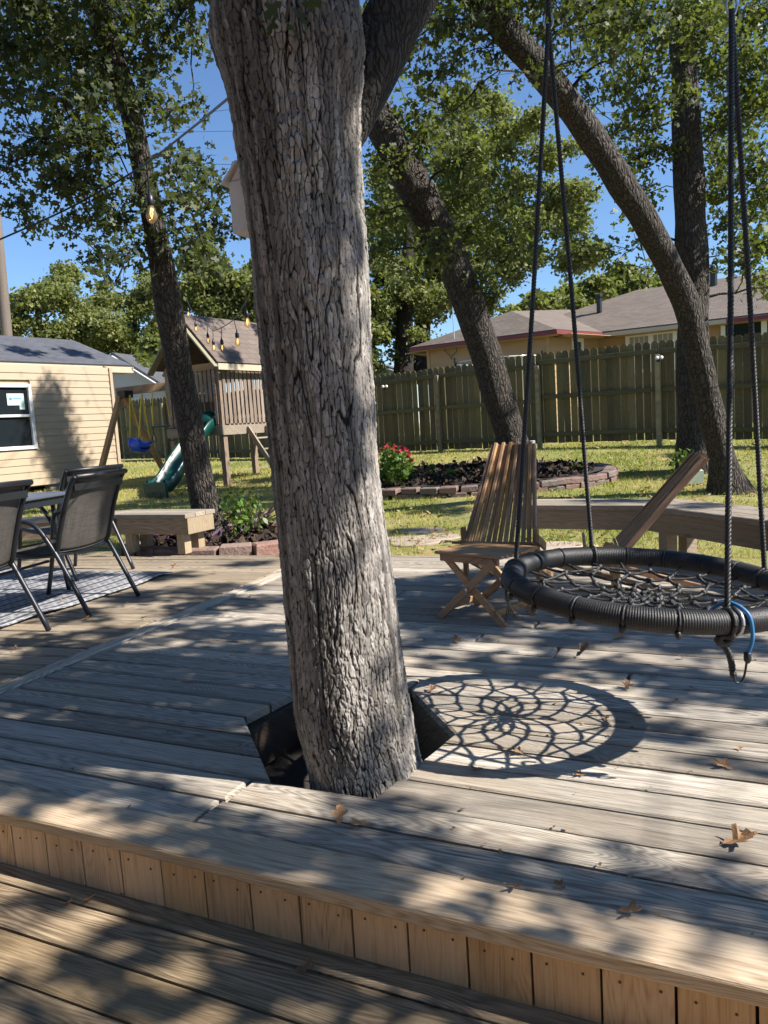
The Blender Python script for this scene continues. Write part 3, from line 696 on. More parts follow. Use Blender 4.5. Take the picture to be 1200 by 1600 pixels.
# --- the big trunk through the deck: real bark relief
def main_tree():
    r = np.random.default_rng(11); D = 2.34
    path = [(622, 1345, 114), (590, 1280, 100), (567, 1190, 89), (547, 1100, 89), (537, 1000, 85), (521, 850, 81), (507, 700, 80), (494, 550, 80), (482, 400, 82), (473, 300, 84), (465, 200, 88), (457, 110, 94), (451, 40, 100), (445, -60, 98), (437, -150, 94)]
    P = np.array([AT(a, b, D) for a, b, c in path]); R = np.array([c * D / FP for a, b, c in path])
    NS, NT_ = 960, 420; Q = smoothpath(np.c_[P, R], NS); P, R = Q[:, :3], Q[:, 3]
    seg = np.r_[0, np.cumsum(np.linalg.norm(np.diff(P, axis=0), axis=1))]
    nf = 350; th = np.r_[np.pi / 2 + np.linspace(-1.75, 1.75, nf), np.pi / 2 + np.linspace(1.75, 2 * np.pi - 1.75, NT_ - nf + 2)[1:-1]] % (2 * np.pi); TT, SS = np.meshgrid(th, seg)
    cx, cy = np.cos(TT), np.sin(TT)
    n1 = vnoise(cx * 3 + 9, cy * 3 + 9, SS * 5) - .5; n2 = vnoise(cx * 9 + 9, cy * 9, SS * 14) - .5; n4 = vnoise(cx * 2 + 30, cy * 2, SS * 2.2) - .5
    NC = 70; nh = vnoise(cx * 26 + 5, cy * 26, SS * 34) - .5
    cu = TT / (2 * np.pi) * NC + n1 * 1.7 + n2 * .7 + nh * .6; cv = SS / .031 + (vnoise(cx * 6 + 50, cy * 6, SS * 7) - .5) * 1.6 + (vnoise(cx * 24 + 9, cy * 24, SS * 30) - .5) * .8
    iu, iv = np.floor(cu).astype(int), np.floor(cv).astype(int); F1 = np.full(cu.shape, 9.); F2 = np.full(cu.shape, 9.); ID = np.zeros(cu.shape); U1 = np.zeros(cu.shape); W1 = np.zeros(cu.shape); Ub = np.zeros(cu.shape); Wb = np.zeros(cu.shape)
    for du in (-1, 0, 1):
        for dv in (-1, 0, 1):
            a, b = iu + du, iv + dv; am = a % NC
            hx = _tab[(am * 131 + b * 719) % 4096]; hy = _tab[(am * 577 + b * 263 + 91) % 4096]
            pu, pv = a + .2 + .6 * hx, (b + .05 + .9 * hy) * .7
            d = np.hypot(pu - cu, pv - cv * .7)
            up_ = d < F1; mid_ = (~up_) & (d < F2)
            Ub = np.where(up_, U1, np.where(mid_, pu, Ub)); Wb = np.where(up_, W1, np.where(mid_, pv, Wb)); U1 = np.where(up_, pu, U1); W1 = np.where(up_, pv, W1)
            F2 = np.where(up_, F1, np.minimum(F2, d)); ID = np.where(up_, _tab[(am * 911 + b * 37) % 4096], ID); F1 = np.where(up_, d, F1)
    vert = np.abs(Ub - U1) / (np.hypot(Ub - U1, Wb - W1) + 1e-6)
    hs_ = np.clip((vert - .45) / .4, 0, 1)
    wl = (.12 + .30 * vnoise(cx * 8, cy * 8 + 5, SS * 7) ** 1.5) * (.6 + .6 * hs_)
    e = np.clip((F2 - F1) / wl, 0, 1) ** .7; e = 1 - (1 - e) * (.68 + .32 * hs_)
    fu = TT / (2 * np.pi) * 15 + (vnoise(cx * 3, cy * 3 + 20, SS * 3) - .5) * 2.6 + n2 * .3; ff = np.abs((fu % 1) - .5) * 2; fis = np.clip((ff - .02) / .14, 0, 1); amp = np.clip(1.6 * vnoise(cx * 4 + 70, cy * 4, SS * 4) - .3, 0, 1)
    deep = np.clip((SS - 1.9) / .6, 0, 1)
    disp = .0055 * e * (.65 + .7 * ID) + (.005 + .006 * deep) * fis * amp + .012 * n4 + .004 * n2 + .003 * (vnoise(cx * 30, cy * 30, SS * 70) - .5) + .0042 * (vnoise(cx * 75, cy * 75, SS * 190) - .5)
    T = np.gradient(P, axis=0); T /= np.linalg.norm(T, axis=1)[:, None]
    ax = np.cross(T, [0, 1, 0]); ax /= np.linalg.norm(ax, axis=1)[:, None]; ay = np.cross(T, ax)
    nor = cx[..., None] * ax[:, None, :] + cy[..., None] * ay[:, None, :]; base = P[:, None, :] + R[:, None, None] * nor
    def scar(pxx, pyy, rad, hgt, rings):
        c = AT(pxx, pyy, D - .17); d = np.linalg.norm((base - c) * np.array([1, .5, .8]), axis=2)
        return hgt * np.exp(-(d / rad) ** 2) + (rings * np.sin(d / rad * 11) * np.exp(-(d / rad / 1.25) ** 2))
    disp = disp + scar(512, 405, .085, .016, .0035) + scar(462, 225, .07, .012, .004) + scar(545, 55, .075, .045, .002)
    bl = AT(345, 60, D); disp = disp + .018 * np.exp(-(np.linalg.norm(base - bl, axis=2) / .1) ** 2)
    flare = np.clip((.22 - seg) / .3, 0, 1)[:, None] * (.03 * np.sin(TT * 5 + .8) + .02); disp = disp + flare
    v = (base + disp[..., None] * nor)
    root = thing('oak_tree', 'thick pale grey oak trunk rising through the hexagonal opening in the deck', 'tree', (P[0][0], P[0][1], P[0][2]))
    me = bpy.data.meshes.new('trunk'); i = np.arange(NS * NT_).reshape(NS, NT_); a = i[:-1]; b = np.roll(a, -1, 1); c = np.roll(i[1:], -1, 1); d = i[1:]
    F = np.stack([a, b, c, d], -1).reshape(-1, 4); n = len(F)
    me.vertices.add(NS * NT_); me.vertices.foreach_set('co', np.ascontiguousarray(v - P[0], np.float32).ravel())
    me.loops.add(4 * n); me.loops.foreach_set('vertex_index', F.astype(np.int32).ravel()); me.polygons.add(n); me.polygons.foreach_set('loop_start', np.arange(0, 4 * n, 4, dtype=np.int32))
    at = me.attributes.new('crack', 'FLOAT', 'POINT'); at.data.foreach_set('value', np.clip(e * (1 - amp * (1 - fis) * .8), 0, 1).astype(np.float32).ravel())
    stn = np.clip((vnoise(cx * 6 + 3, cy * 6, SS * 1.3) * .7 + vnoise(cx * 17, cy * 17 + 8, SS * 3.5) * .5 - .62 + .22 * deep) * 4.5, 0, 1)
    at = me.attributes.new('stain', 'FLOAT', 'POINT'); at.data.foreach_set('value', stn.astype(np.float32).ravel())
    at = me.attributes.new('plate', 'FLOAT', 'POINT'); at.data.foreach_set('value', ID.astype(np.float32).ravel())
    me.update(calc_edges=True); me.validate(); link('trunk', me, M['bark_main'], root, True)
    # limbs above
    def limb(pts, rr, nm, mat, n=44, sides=26):
        q = smoothpath(np.c_[np.array(pts), np.array(rr)], n); mb = MB().tube(q[:, :3], q[:, 3], sides); vv = mb.v[0]; cc = np.repeat(q[:, :3], sides, 0)
        mb.v[0] = cc + (vv - cc) * (1 + .3 * (vnoise(vv[:, 0] * 7, vv[:, 1] * 7, vv[:, 2] * 4) - .5) * .5)[:, None]; build(mb, nm, mat, root, True); return q
    top = P[-1]
    l1 = limb([AT(535, 235, D + .08), AT(566, 140, D + .1), AT(598, 70, D + .12), AT(632, 0, D + .15), (.38, 2.66, 2.68), (.70, 2.86, 2.93), (1.05, 2.75, 3.08), (1.5, 2.5, 3.2), (2.1, 2.2, 3.35)], [.05, .085, .09, .088, .085, .078, .07, .055, .04], 'limb', M['bark_limb'])
    l2 = limb([top - V(0, 0, .15), top + V(-.05, .1, .4), top + V(-.2, .4, 1.2), top + V(-.3, .9, 2.2), top + V(-.2, 1.2, 3.4)], [.2, .19, .16, .12, .07], 'limb', M['bark'])
    l3 = limb([top + V(-.05, 0, .1), top + V(-.5, -.1, .8), top + V(-1.2, -.2, 1.6), top + V(-2.0, -.1, 2.4)], [.15, .13, .10, .05], 'limb', M['bark'])
    puffs = []
    for _ in range(170):
        c = np.array([r.uniform(-5.6, .6), r.uniform(-4.0, 6.0), 5.2 + r.uniform(-.7, 1.7)])
        if c[1] > 3.5: c[2] += (c[1] - 3.5) * .55
        puffs.append((c, r.uniform(.5, .85)))
    sp = np.array([AT(430, 22, 2.1), AT(447, 30, 2.12), AT(455, 12, 2.1), AT(470, 5, 2.1), AT(440, 2, 2.08)]); pl = leaf_polys(sp, np.array([.06, .065, .06, .055, .06]), 'oak', r, .1, np.array([(-.3, 0, -1), (.1, 0, -1), (.5, 0, -.8), (.7, -.2, -.6), (-.6, 0, -.5)], float))
    link('leaf_sprig', np_mesh('leaf_sprig', pl - P[0], pl.shape[1], r.random(5) * .4), M['leaf_dark'], root); build(MB().tube([sp[1], sp[2] + V(0, 0, .03), AT(452, -40, 2.1), AT(455, -120, 2.15)], .004, 5), 'sprig_stem', M['twig'], root)
    allp = np.vstack([l2, l3, l1]); br = grow(allp[:, :3], allp[:, 3], puffs, r, .008, 0.0); mb = MB()
    for pts, rr in br: mb.tube(pts, rr, 6, False)
    build(mb, 'branches', M['bark_dark'], root, True)
    polys, _ = crown(puffs, r, 17, 10, .15, 'far', None, .12, .55)
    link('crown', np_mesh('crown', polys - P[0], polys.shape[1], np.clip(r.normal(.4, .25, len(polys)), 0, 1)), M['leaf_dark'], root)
    return l1
LIMB = main_tree()

T2 = [(30, 15, .35), (95, 30, .35), (160, 10, .3), (225, 15, .3), (285, 20, .2), (15, 80, .3), (75, 95, .35), (130, 85, .35), (30, 150, .22), (100, 160, .33), (150, 140, .3), (235, 95, .26), (260, 60, .2), (300, 75, .13), (215, 150, .22), (60, 215, .28), (120, 225, .28), (15, 255, .2), (165, 215, .2), (260, 175, .17), (300, 165, .13), (85, 285, .25), (145, 285, .25), (25, 315, .18), (60, 345, .16), (180, 340, .25), (130, 345, .22), (215, 300, .18), (270, 270, .2), (310, 255, .17), (330, 290, .2), (290, 320, .24), (340, 350, .2), (255, 370, .2), (200, 395, .2), (160, 400, .18), (150, 428, .1), (182, 438, .1), (300, 380, .2), (325, 405, .14), (20, -40, .4), (110, -50, .4), (220, -50, .4), (320, -40, .3)]
tree('oak_tree', 'slim oak with dark leaves growing out of the brick ringed bed with purple plants', [(334, 852, 36, 7.9), (329, 828, 29, 7.9), (318, 770, 25, 7.85), (300, 680, 23.5, 7.8), (280, 580, 23.5, 7.7), (262, 470, 24, 7.5), (250, 400, 22, 7.4), (235, 320, 20, 7.3), (220, 250, 19, 7.2), (205, 180, 19, 7.1), (185, 110, 20, 7.0), (165, 50, 20, 6.9), (150, 0, 20, 6.8), (135, -80, 18, 6.7)],
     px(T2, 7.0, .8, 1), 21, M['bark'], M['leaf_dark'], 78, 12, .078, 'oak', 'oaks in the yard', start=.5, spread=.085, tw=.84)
T3 = [(620, 185, .28), (660, 225, .33), (700, 255, .33), (740, 235, .28), (640, 290, .33), (690, 320, .33), (600, 250, .3), (770, 275, .25), (600, 330, .3), (740, 305, .3), (615, 110, .12), (675, 150, .18), (720, 190, .18), (785, 325, .2), (730, 360, .28), (780, 400, .22), (830, 388, .2), (870, 362, .18), (905, 335, .13), (680, 385, .28), (760, 440, .2), (610, 390, .3), (640, 340, .2), (720, 270, .2), (660, 180, .15), (700, 210, .15), (760, 350, .2), (810, 350, .15), (650, 420, .2), (560, 60, .4, 9.5), (480, 0, .5, 9.5), (560, -60, .6, 9.5), (640, -80, .6, 9.5), (420, -60, .6, 9.5)]
tw3 = []
for q in ((70, 690), (110, 700), (50, 735), (130, 735), (90, 730), (30, 690), (140, 690), (100, 660), (0, 740), (60, 650)):
    tw3.append((AT(q[0], q[1], 15.4) + S * rng.uniform(10.5, 12.5), .4))
tree('oak_tree', 'leaning dark oak with its foot in the long brick edged bed', [(818, 765, 38, 10.8), (812, 735, 29, 10.8), (800, 690, 25, 10.8), (780, 620, 24, 10.7), (748, 520, 24, 10.6), (712, 420, 25, 10.5), (680, 350, 25, 10.4), (638, 275, 25, 10.2), (598, 200, 24, 10.1), (566, 140, 24, 10.0), (536, 80, 23, 9.9), (500, 10, 22, 9.8), (465, -60, 20, 9.7)],
     px(T3, 10.6, 1.0, 2) + tw3, 22, M['bark'], M['leaf'], 60, 13, .085, 'mid', 'oaks in the yard', start=.4)
T4 = [(700, 40, .2), (650, 60, .16), (645, 20, .18), (760, 75, .16), (690, 110, .12), (735, 150, .13), (800, 15, .22), (880, 25, .25), (940, 45, .22), (1000, 25, .25), (900, 95, .17), (835, 120, .1), (760, 0, .2), (700, -40, .35), (800, -50, .4), (900, -50, .4), (600, -60, .35), (640, 100, .12), (610, 30, .2), (675, 10, .22), (730, 30, .16), (720, 90, .14), (660, 150, .12), (780, 110, .12), (850, 60, .16), (960, 90, .16), (700, 180, .1), (590, 70, .12), (840, -10, .25), (920, 0, .25)]
tree('oak_tree', 'oak leaning hard to the left beside the upright oak on the right', [(1146, 795, 46, 9.2), (1140, 772, 36, 9.2), (1128, 720, 21, 9.1), (1110, 640, 19.5, 9.0), (1093, 560, 19.5, 8.9), (1073, 480, 19.5, 8.8), (1043, 410, 19.5, 8.6), (1005, 340, 20, 8.4), (957, 265, 20.5, 8.2), (908, 190, 21, 8.0), (850, 115, 21, 7.7), (802, 60, 21, 7.5), (745, 0, 20, 7.3), (675, -70, 19, 7.1)],
     px(T4, 7.4, .8, 3), 23, M['bark'], M['leaf_dark'], 80, 12, .08, 'oak', 'oaks in the yard', start=.5, spread=.09)
T5 = [(1000, 90, .33), (960, 135, .28), (1040, 60, .38), (1100, 50, .38), (1150, 30, .4), (1185, 90, .4), (1120, 125, .33), (1010, 170, .32), (965, 205, .28), (1000, 245, .32), (1115, 200, .33), (1160, 180, .38), (1190, 255, .38), (1120, 275, .28), (1005, 305, .26), (965, 270, .22), (1180, 330, .33), (1135, 345, .28), (1170, 400, .28), (1000, 380, .13), (945, 390, .17), (905, 382, .17), (865, 402, .13), (1012, 420, .13), (962, 412, .13), (1195, 450, .2), (1050, -50, .6), (1150, -60, .6), (960, -40, .5), (1060, 150, .2), (1045, 235, .2), (1195, 20, .4), (1150, 90, .35), (1090, 100, .3), (1195, 160, .35), (1150, 240, .3), (1195, 300, .3), (1100, 310, .22), (1145, 290, .25), (950, 60, .3), (980, 20, .35), (920, 150, .22), (1190, 380, .25), (930, 240, .15), (1110, 20, .3), (1060, 20, .3), (1000, 130, .25), (1130, 170, .25), (1010, 210, .2), (1170, 130, .25), (1110, 240, .2), (990, 340, .15), (1150, 380, .2), (1120, 400, .15)]
tree('oak_tree', 'upright oak standing behind the leaning one near the fence', [(1090, 757, 40, 10.9), (1086, 735, 30, 10.9), (1083, 650, 23, 10.9), (1082, 560, 23, 10.9), (1082, 450, 23, 10.9), (1078, 350, 23, 10.9), (1073, 220, 22, 10.9), (1070, 130, 20, 10.9), (1065, 0, 19, 10.9), (1060, -120, 16, 10.9)],
     px(T5, 10.7, 1.3, 4), 24, M['bark'], M['leaf'], 62, 13, .088, 'mid', 'oaks in the yard', start=.4)

# --- oaks just right of the picture whose crowns dapple the deck and lawn
def shade_tree(label, base, targets, seed, trng, extra=()):
    r = np.random.default_rng(seed); puffs = []
    for p, rad in targets: puffs.append((np.asarray(p) + S * r.uniform(*trng), rad))
    puffs += list(extra)
    c = np.mean([p for p, _ in puffs], 0)
    b = np.array([base[0], base[1], gz(base[0], base[1])])
    pts = np.array([b, b + V(.1, 0, 1), b + V(.1, .1, 2), b * .75 + c * .25 + V(0, 0, .8), b * .45 + c * .55 + V(0, 0, .9)]); rr = np.array([.26, .2, .19, .16, .1])
    Q = smoothpath(np.c_[pts, rr], 30); root = thing('oak_tree', label, 'tree', b, 0, 'oaks in the yard')
    build(MB().tube(Q[:, :3], Q[:, 3], 18), 'trunk', M['bark'], root, True)
    mb = MB()
    for q, w in grow(Q[:, :3], Q[:, 3], puffs, r, .006, .5, bscale=.6): mb.tube(q, w, 5, False)
    build(mb, 'branches', M['bark_dark'], root, True)
    polys, _ = crown(puffs, r, 110, 10, .10, 'mid', None, .045, .5, 1.0)
    link('crown', np_mesh('crown', polys - b, polys.shape[1], r.random(len(polys))), M['leaf'], root)
dk = [(60, 1065, .28), (200, 1085, .24), (330, 1060, .2), (330, 985, .17), (160, 1015, .2), (420, 1060, .2), (60, 1000, .15), (400, 1095, .13), (440, 1035, .16), (365, 1120, .11), (300, 1130, .1), (430, 990, .12), (110, 1045, .18), (255, 1035, .18), (30, 1095, .18), (150, 1125, .12), (250, 1118, .12), (380, 1010, .14), (300, 950, .14), (420, 940, .12), (200, 985, .13), (650, 965, .18), (720, 900, .18), (800, 895, .16), (880, 1000, .13), (640, 1005, .1), (1000, 980, .16), (820, 1060, .08), (690, 930, .2), (760, 980, .16), (850, 920, .2), (930, 1000, .16), (1050, 960, .16), (1150, 1010, .14), (640, 940, .14), (350, 940, .15), (230, 930, .15), (130, 960, .15), (60, 1030, .15), (330, 1030, .15), (190, 1060, .14), (1090, 1085, .08),
      (660, 915, .25), (760, 930, .2), (700, 985, .18), (830, 955, .22), (960, 940, .22), (1100, 940, .22), (900, 1040, .14), (780, 1040, .15), (1000, 1062, .15), (1100, 1060, .11), (1170, 1085, .13), (690, 1035, .1), (1060, 1010, .12),
      (530, 1300, .10), (480, 1345, .09), (330, 1300, .13), (250, 1265, .10), (100, 1215, .11), (30, 1245, .08), (720, 1340, .09), (640, 1320, .08), (870, 1375, .11), (1000, 1405, .1), (1130, 1405, .12), (1140, 1190, .07), (1040, 1145, .05), (560, 1375, .07), (200, 1240, .06),
      (50, 1400, .12), (200, 1425, .1), (250, 1485, .12), (450, 1475, .1), (400, 1545, .12), (600, 1565, .12), (720, 1600, .1), (100, 1500, .1), (150, 1590, .1), (550, 1455, .08), (330, 1440, .07), (20, 1540, .08)]
tg = [(G(a, b, LZ if b > 1342 + a * .283 else 0), c) for a, b, c in dk]
tg = [(p, c * (.85 if p[2] < -.1 else 1.0 if np.hypot(p[0] - .4, p[1] - 2.55) < .85 else 1.05 if p[1] < 2.6 else 1.28)) for p, c in tg]
for a, b, c in ((440, 300, .18), (520, 280, .10), (400, 500, .16), (460, 610, .13), (420, 800, .16), (450, 950, .09), (620, 1160, .05), (450, 150, .22), (400, 80, .22), (510, 50, .14), (430, 380, .12), (430, 690, .13), (550, 690, .08)):
    tg.append((AT(a, b, 2.17), c))
tg += [(V(-.5, 2.55, -.15), .12), (V(-.42, 2.75, -.15), .14), (V(-.3, 2.95, 0), .14), (AT(600, 60, 2.4), .14), (AT(635, 10, 2.4), .14), (V(-.2, 2.1, -.2), .1)]
shade_tree('oak just beyond the right edge of the picture whose crown dapples the deck', (6.8, .6), tg, 31, (4.8, 7.6))
tg2 = [(GR(a, b), c) for a, b, c in ((690, 800, .28), (640, 832, .25), (1000, 745, .35), (900, 728, .3), (1150, 765, .3), (760, 728, .3), (660, 762, .22), (280, 768, .45), (400, 792, .4), (230, 748, .35), (340, 790, .4), (1060, 712, .3))]
tg2 += [(G(a, b), c) for a, b, c in ((60, 930, .2), (180, 940, .15), (250, 900, .2), (330, 920, .2), (380, 880, .15), (120, 905, .2), (20, 870, .25), (280, 960, .12))]
tg2 += [(G(a, b, .38), c) for a, b, c in ((950, 782, .15), (1100, 790, .15), (1000, 782, .1))]
for a, b, Y, c in ((300, 620, 7.6, .25), (285, 560, 7.5, .2), (315, 720, 7.7, .12), (260, 470, 7.3, .2), (330, 800, 7.7, .08), (385, 530, 13.9, .3), (120, 545, 17, .4), (40, 550, 16, .4)): tg2.append((AT(a, b, Y), c))
shade_tree('oak further back beyond the right edge of the picture shading the lawn', (10.5, 6.0), tg2, 32, (8.5, 11.0))

# --- trees behind the fence and on the skyline
def bgtree(label, bx, by, depth, tops, hw, seed, rad, leaf, nsub, nleaf, ls, group, templ='far', name='background_tree', lean=0):
    ptop = tops[0]; path = [(bx, by, hw * 1.3, depth), (bx + (ptop[0] - bx) * .3 + lean, by + (ptop[1] - by) * .35, hw, depth), (bx + (ptop[0] - bx) * .7 + lean, by + (ptop[1] - by) * .7, hw * .8, depth), (ptop[0], ptop[1], hw * .4, depth)]
    r = np.random.default_rng(seed); k_ = rad * FP / depth; pf = [(AT(a + r.normal(0, .62) * k_, b + r.normal(0, .5) * k_, depth + r.uniform(-1.3, 1.3) * rad), rad * r.uniform(.28, .72)) for a, b in tops for _ in range(4)]
    return tree(name, label, path, pf, seed, M['bark_dark'], leaf, nsub, nleaf, ls, templ, group, 10, False, .35, .025, .4, rad * .16, 24)
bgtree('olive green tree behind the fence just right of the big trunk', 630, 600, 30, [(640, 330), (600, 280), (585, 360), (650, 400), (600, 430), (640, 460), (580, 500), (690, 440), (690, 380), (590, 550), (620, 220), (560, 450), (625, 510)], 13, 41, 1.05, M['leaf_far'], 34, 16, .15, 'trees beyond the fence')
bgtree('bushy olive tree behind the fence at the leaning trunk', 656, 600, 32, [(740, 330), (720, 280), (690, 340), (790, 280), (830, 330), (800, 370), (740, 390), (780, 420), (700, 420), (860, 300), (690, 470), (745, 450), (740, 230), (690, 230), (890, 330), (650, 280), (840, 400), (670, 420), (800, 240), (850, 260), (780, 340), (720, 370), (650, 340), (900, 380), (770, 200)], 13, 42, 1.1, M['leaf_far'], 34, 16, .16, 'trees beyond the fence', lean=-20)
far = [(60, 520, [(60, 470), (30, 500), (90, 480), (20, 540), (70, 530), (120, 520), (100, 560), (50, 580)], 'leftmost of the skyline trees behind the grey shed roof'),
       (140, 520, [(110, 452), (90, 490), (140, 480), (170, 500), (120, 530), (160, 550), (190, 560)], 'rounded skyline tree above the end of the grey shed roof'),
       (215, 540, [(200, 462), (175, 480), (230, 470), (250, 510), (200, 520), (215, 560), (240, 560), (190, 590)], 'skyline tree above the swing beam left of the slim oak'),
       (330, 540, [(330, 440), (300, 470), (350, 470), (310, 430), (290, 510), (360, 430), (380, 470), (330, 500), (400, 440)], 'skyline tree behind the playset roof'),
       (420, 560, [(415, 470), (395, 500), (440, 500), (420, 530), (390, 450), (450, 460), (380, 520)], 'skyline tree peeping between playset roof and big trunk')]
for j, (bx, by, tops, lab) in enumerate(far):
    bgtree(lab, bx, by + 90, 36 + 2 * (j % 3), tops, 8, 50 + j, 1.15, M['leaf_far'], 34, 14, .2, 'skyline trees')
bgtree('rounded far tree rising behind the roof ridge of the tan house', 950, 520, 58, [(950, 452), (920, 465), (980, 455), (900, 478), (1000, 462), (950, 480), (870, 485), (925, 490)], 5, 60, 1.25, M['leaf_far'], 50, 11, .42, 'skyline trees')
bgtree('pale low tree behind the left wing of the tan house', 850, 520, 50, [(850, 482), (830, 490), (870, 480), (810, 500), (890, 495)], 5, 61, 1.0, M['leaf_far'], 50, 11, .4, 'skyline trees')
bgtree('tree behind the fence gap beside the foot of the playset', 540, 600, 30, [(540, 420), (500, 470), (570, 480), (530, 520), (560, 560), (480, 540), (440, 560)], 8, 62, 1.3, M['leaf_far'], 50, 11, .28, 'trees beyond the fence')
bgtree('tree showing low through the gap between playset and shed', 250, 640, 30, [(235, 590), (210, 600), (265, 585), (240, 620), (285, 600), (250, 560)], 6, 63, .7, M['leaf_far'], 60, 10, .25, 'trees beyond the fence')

# ------------------------------------------------------------------ fence
def fence():
    A, B = V(-9.3, 25.35), V(8.6, 11.95); d = nrm(B - A); L = np.linalg.norm(B - A); nrm_ = np.array([-d[1], d[0]])
    if nrm_ @ V(0, 1) < 0: nrm_ = -nrm_
    X3, Y3 = V(d[0], d[1], 0), V(nrm_[0], nrm_[1], 0)
    root = thing('fence', 'long dark mossy green picket fence with dog eared tops along the back of the yard', 'fence', (A[0], A[1], gz(*A)))
    off = np.array(root.location)
    W, Tk, Hh = .136, .012, 1.83
    ear = [(-W / 2, 0), (W / 2, 0), (W / 2, Hh - .045), (W / 2 - .035, Hh), (-W / 2 + .035, Hh), (-W / 2, Hh - .045)]
    me = MB().prism([(p[0], p[1]) for p in ear], 0, Tk, (V(1, 0, 0), V(0, 0, 1), V(0, 1, 0))).mesh('picket'); me.materials.append(M['fence'])
    s = 0.0; r = random.Random(4); ang = math.atan2(d[1], d[0])
    step_s = np.linalg.norm(G(798, 700, .4)[:2] * 0 + (V(2.6, 16.4) - A))
    while s < L:
        p = A + d * s; z = gz(*p) + .04 + (.07 if s > step_s else 0) + r.uniform(-.008, .008)
        o = bpy.data.objects.new('picket', me); COL.objects.link(o); o.parent = root
        o.location = [p[0] - off[0] + nrm_[0] * .03, p[1] - off[1] + nrm_[1] * .03, z - off[2]]; o.rotation_euler = (0, r.uniform(-.006, .006), ang + r.uniform(-.02, .02))
        s += W + r.choice([.004, .007, .010, .014, .02])
    seg = 2.42; n = int(L / seg)
    posts = [0] + [0]
    for i in range(n + 1):
        sp = (np.linalg.norm(V(5.15, 14.3) - A) % seg) + i * seg
        if sp > L: break
        p = A + d * sp; z = gz(*p)
        build(MB().bevbox((p[0] - nrm_[0] * .055, p[1] - nrm_[1] * .055, z + .83), (.085, .085, 1.72), (X3, Y3, V(0, 0, 1)), .006), 'post', M['fpost'], root)
        q = A + d * min(sp + seg - .02, L); zq = gz(*q); dz = .07 if sp + seg / 2 > step_s else 0
        for h in (.22, .98, 1.68):
            a = (p[0] + d[0] * .03 - nrm_[0] * .012, p[1] + d[1] * .03 - nrm_[1] * .012, z + h + dz); b = (q[0] - nrm_[0] * .012, q[1] - nrm_[1] * .012, zq + h + dz)
            o = build(MB().beam(V(0, 0, 0), V(np.linalg.norm(V(*b) - V(*a)), 0, 0), .038, .088), 'rail', M['rail'], root, local=True)
            o.location = V(*a) - off; dd = V(*b) - V(*a); o.rotation_euler = (0, -math.atan2(dd[2], np.hypot(dd[0], dd[1])), math.atan2(dd[1], dd[0]))
    return A, d, nrm_
FA, FD, FN = fence()
for (x, y, Y, lab) in ((601, 604, 18.0, 'small black and white lamp on the fence post beside the big trunk'), (1029, 559, 14.1, 'small black and white lamp on the fence post left of the two right oaks')):
    c = AT(x, y, Y); t = thing('fence_lamp', lab, 'lamp', c, 0, 'lamps on the fence posts')
    build(MB().bevbox(c + V(0, .02, -.03), (.05, .05, .09), None, .01), 'bracket', M['black'], t)
    for sx in (-.04, .04): build(MB().lathe([(.01, -.02), (.032, -.01), (.034, .02), (.012, .03)], c + V(sx, -.02, .0), 12, (V(1, 0, 0), V(0, 0, 1), V(0, -1, 0))), 'lens', M['white'], t, True)

# ------------------------------------------------------------------ siding wall helper: every course a plank
def siding(parent, a, b, z0, z1, mat, course=.16, name='siding_plank', skip=None, nsign=1):
    a, b = V(*a), V(*b); d = nrm(b - a); L = np.linalg.norm(b - a); n = np.array([d[1], -d[0]]) * nsign
    z = z0; X, N, Z = V(d[0], d[1], 0), V(n[0], n[1], 0), V(0, 0, 1); k = 0
    off = world_off(parent)
    while z < z1 - .02:
        h = min(course, z1 - z)
        spans = [(0, L)]
        if skip:
            ns = []
            for s0, s1 in spans:
                cur = s0
                for (u0, u1, v0, v1) in sorted(skip):
                    if v0 < z + h - .01 and v1 > z + .01: 
                        if u0 > cur: ns.append((cur, min(u0, s1)))
                        cur = max(cur, u1)
                if cur < s1: ns.append((cur, s1))
            spans = ns
        for s0, s1 in spans:
            if s1 - s0 < .02: continue
            P = []
            for s_ in (s0, s1):
                p = V(a[0], a[1], 0) + X * s_
                P += [p + Z * z, p + N * .022 + Z * z, p + N * .008 + Z * (z + h + .012), p + Z * (z + h + .012)]
            mb = MB().add(P, [(0, 1, 2, 3), (7, 6, 5, 4), (0, 4, 5, 1), (1, 5, 6, 2), (2, 6, 7, 3), (3, 7, 4, 0)])
            build(mb, name, mat, parent)
        z += h; k += 1
    return X, N

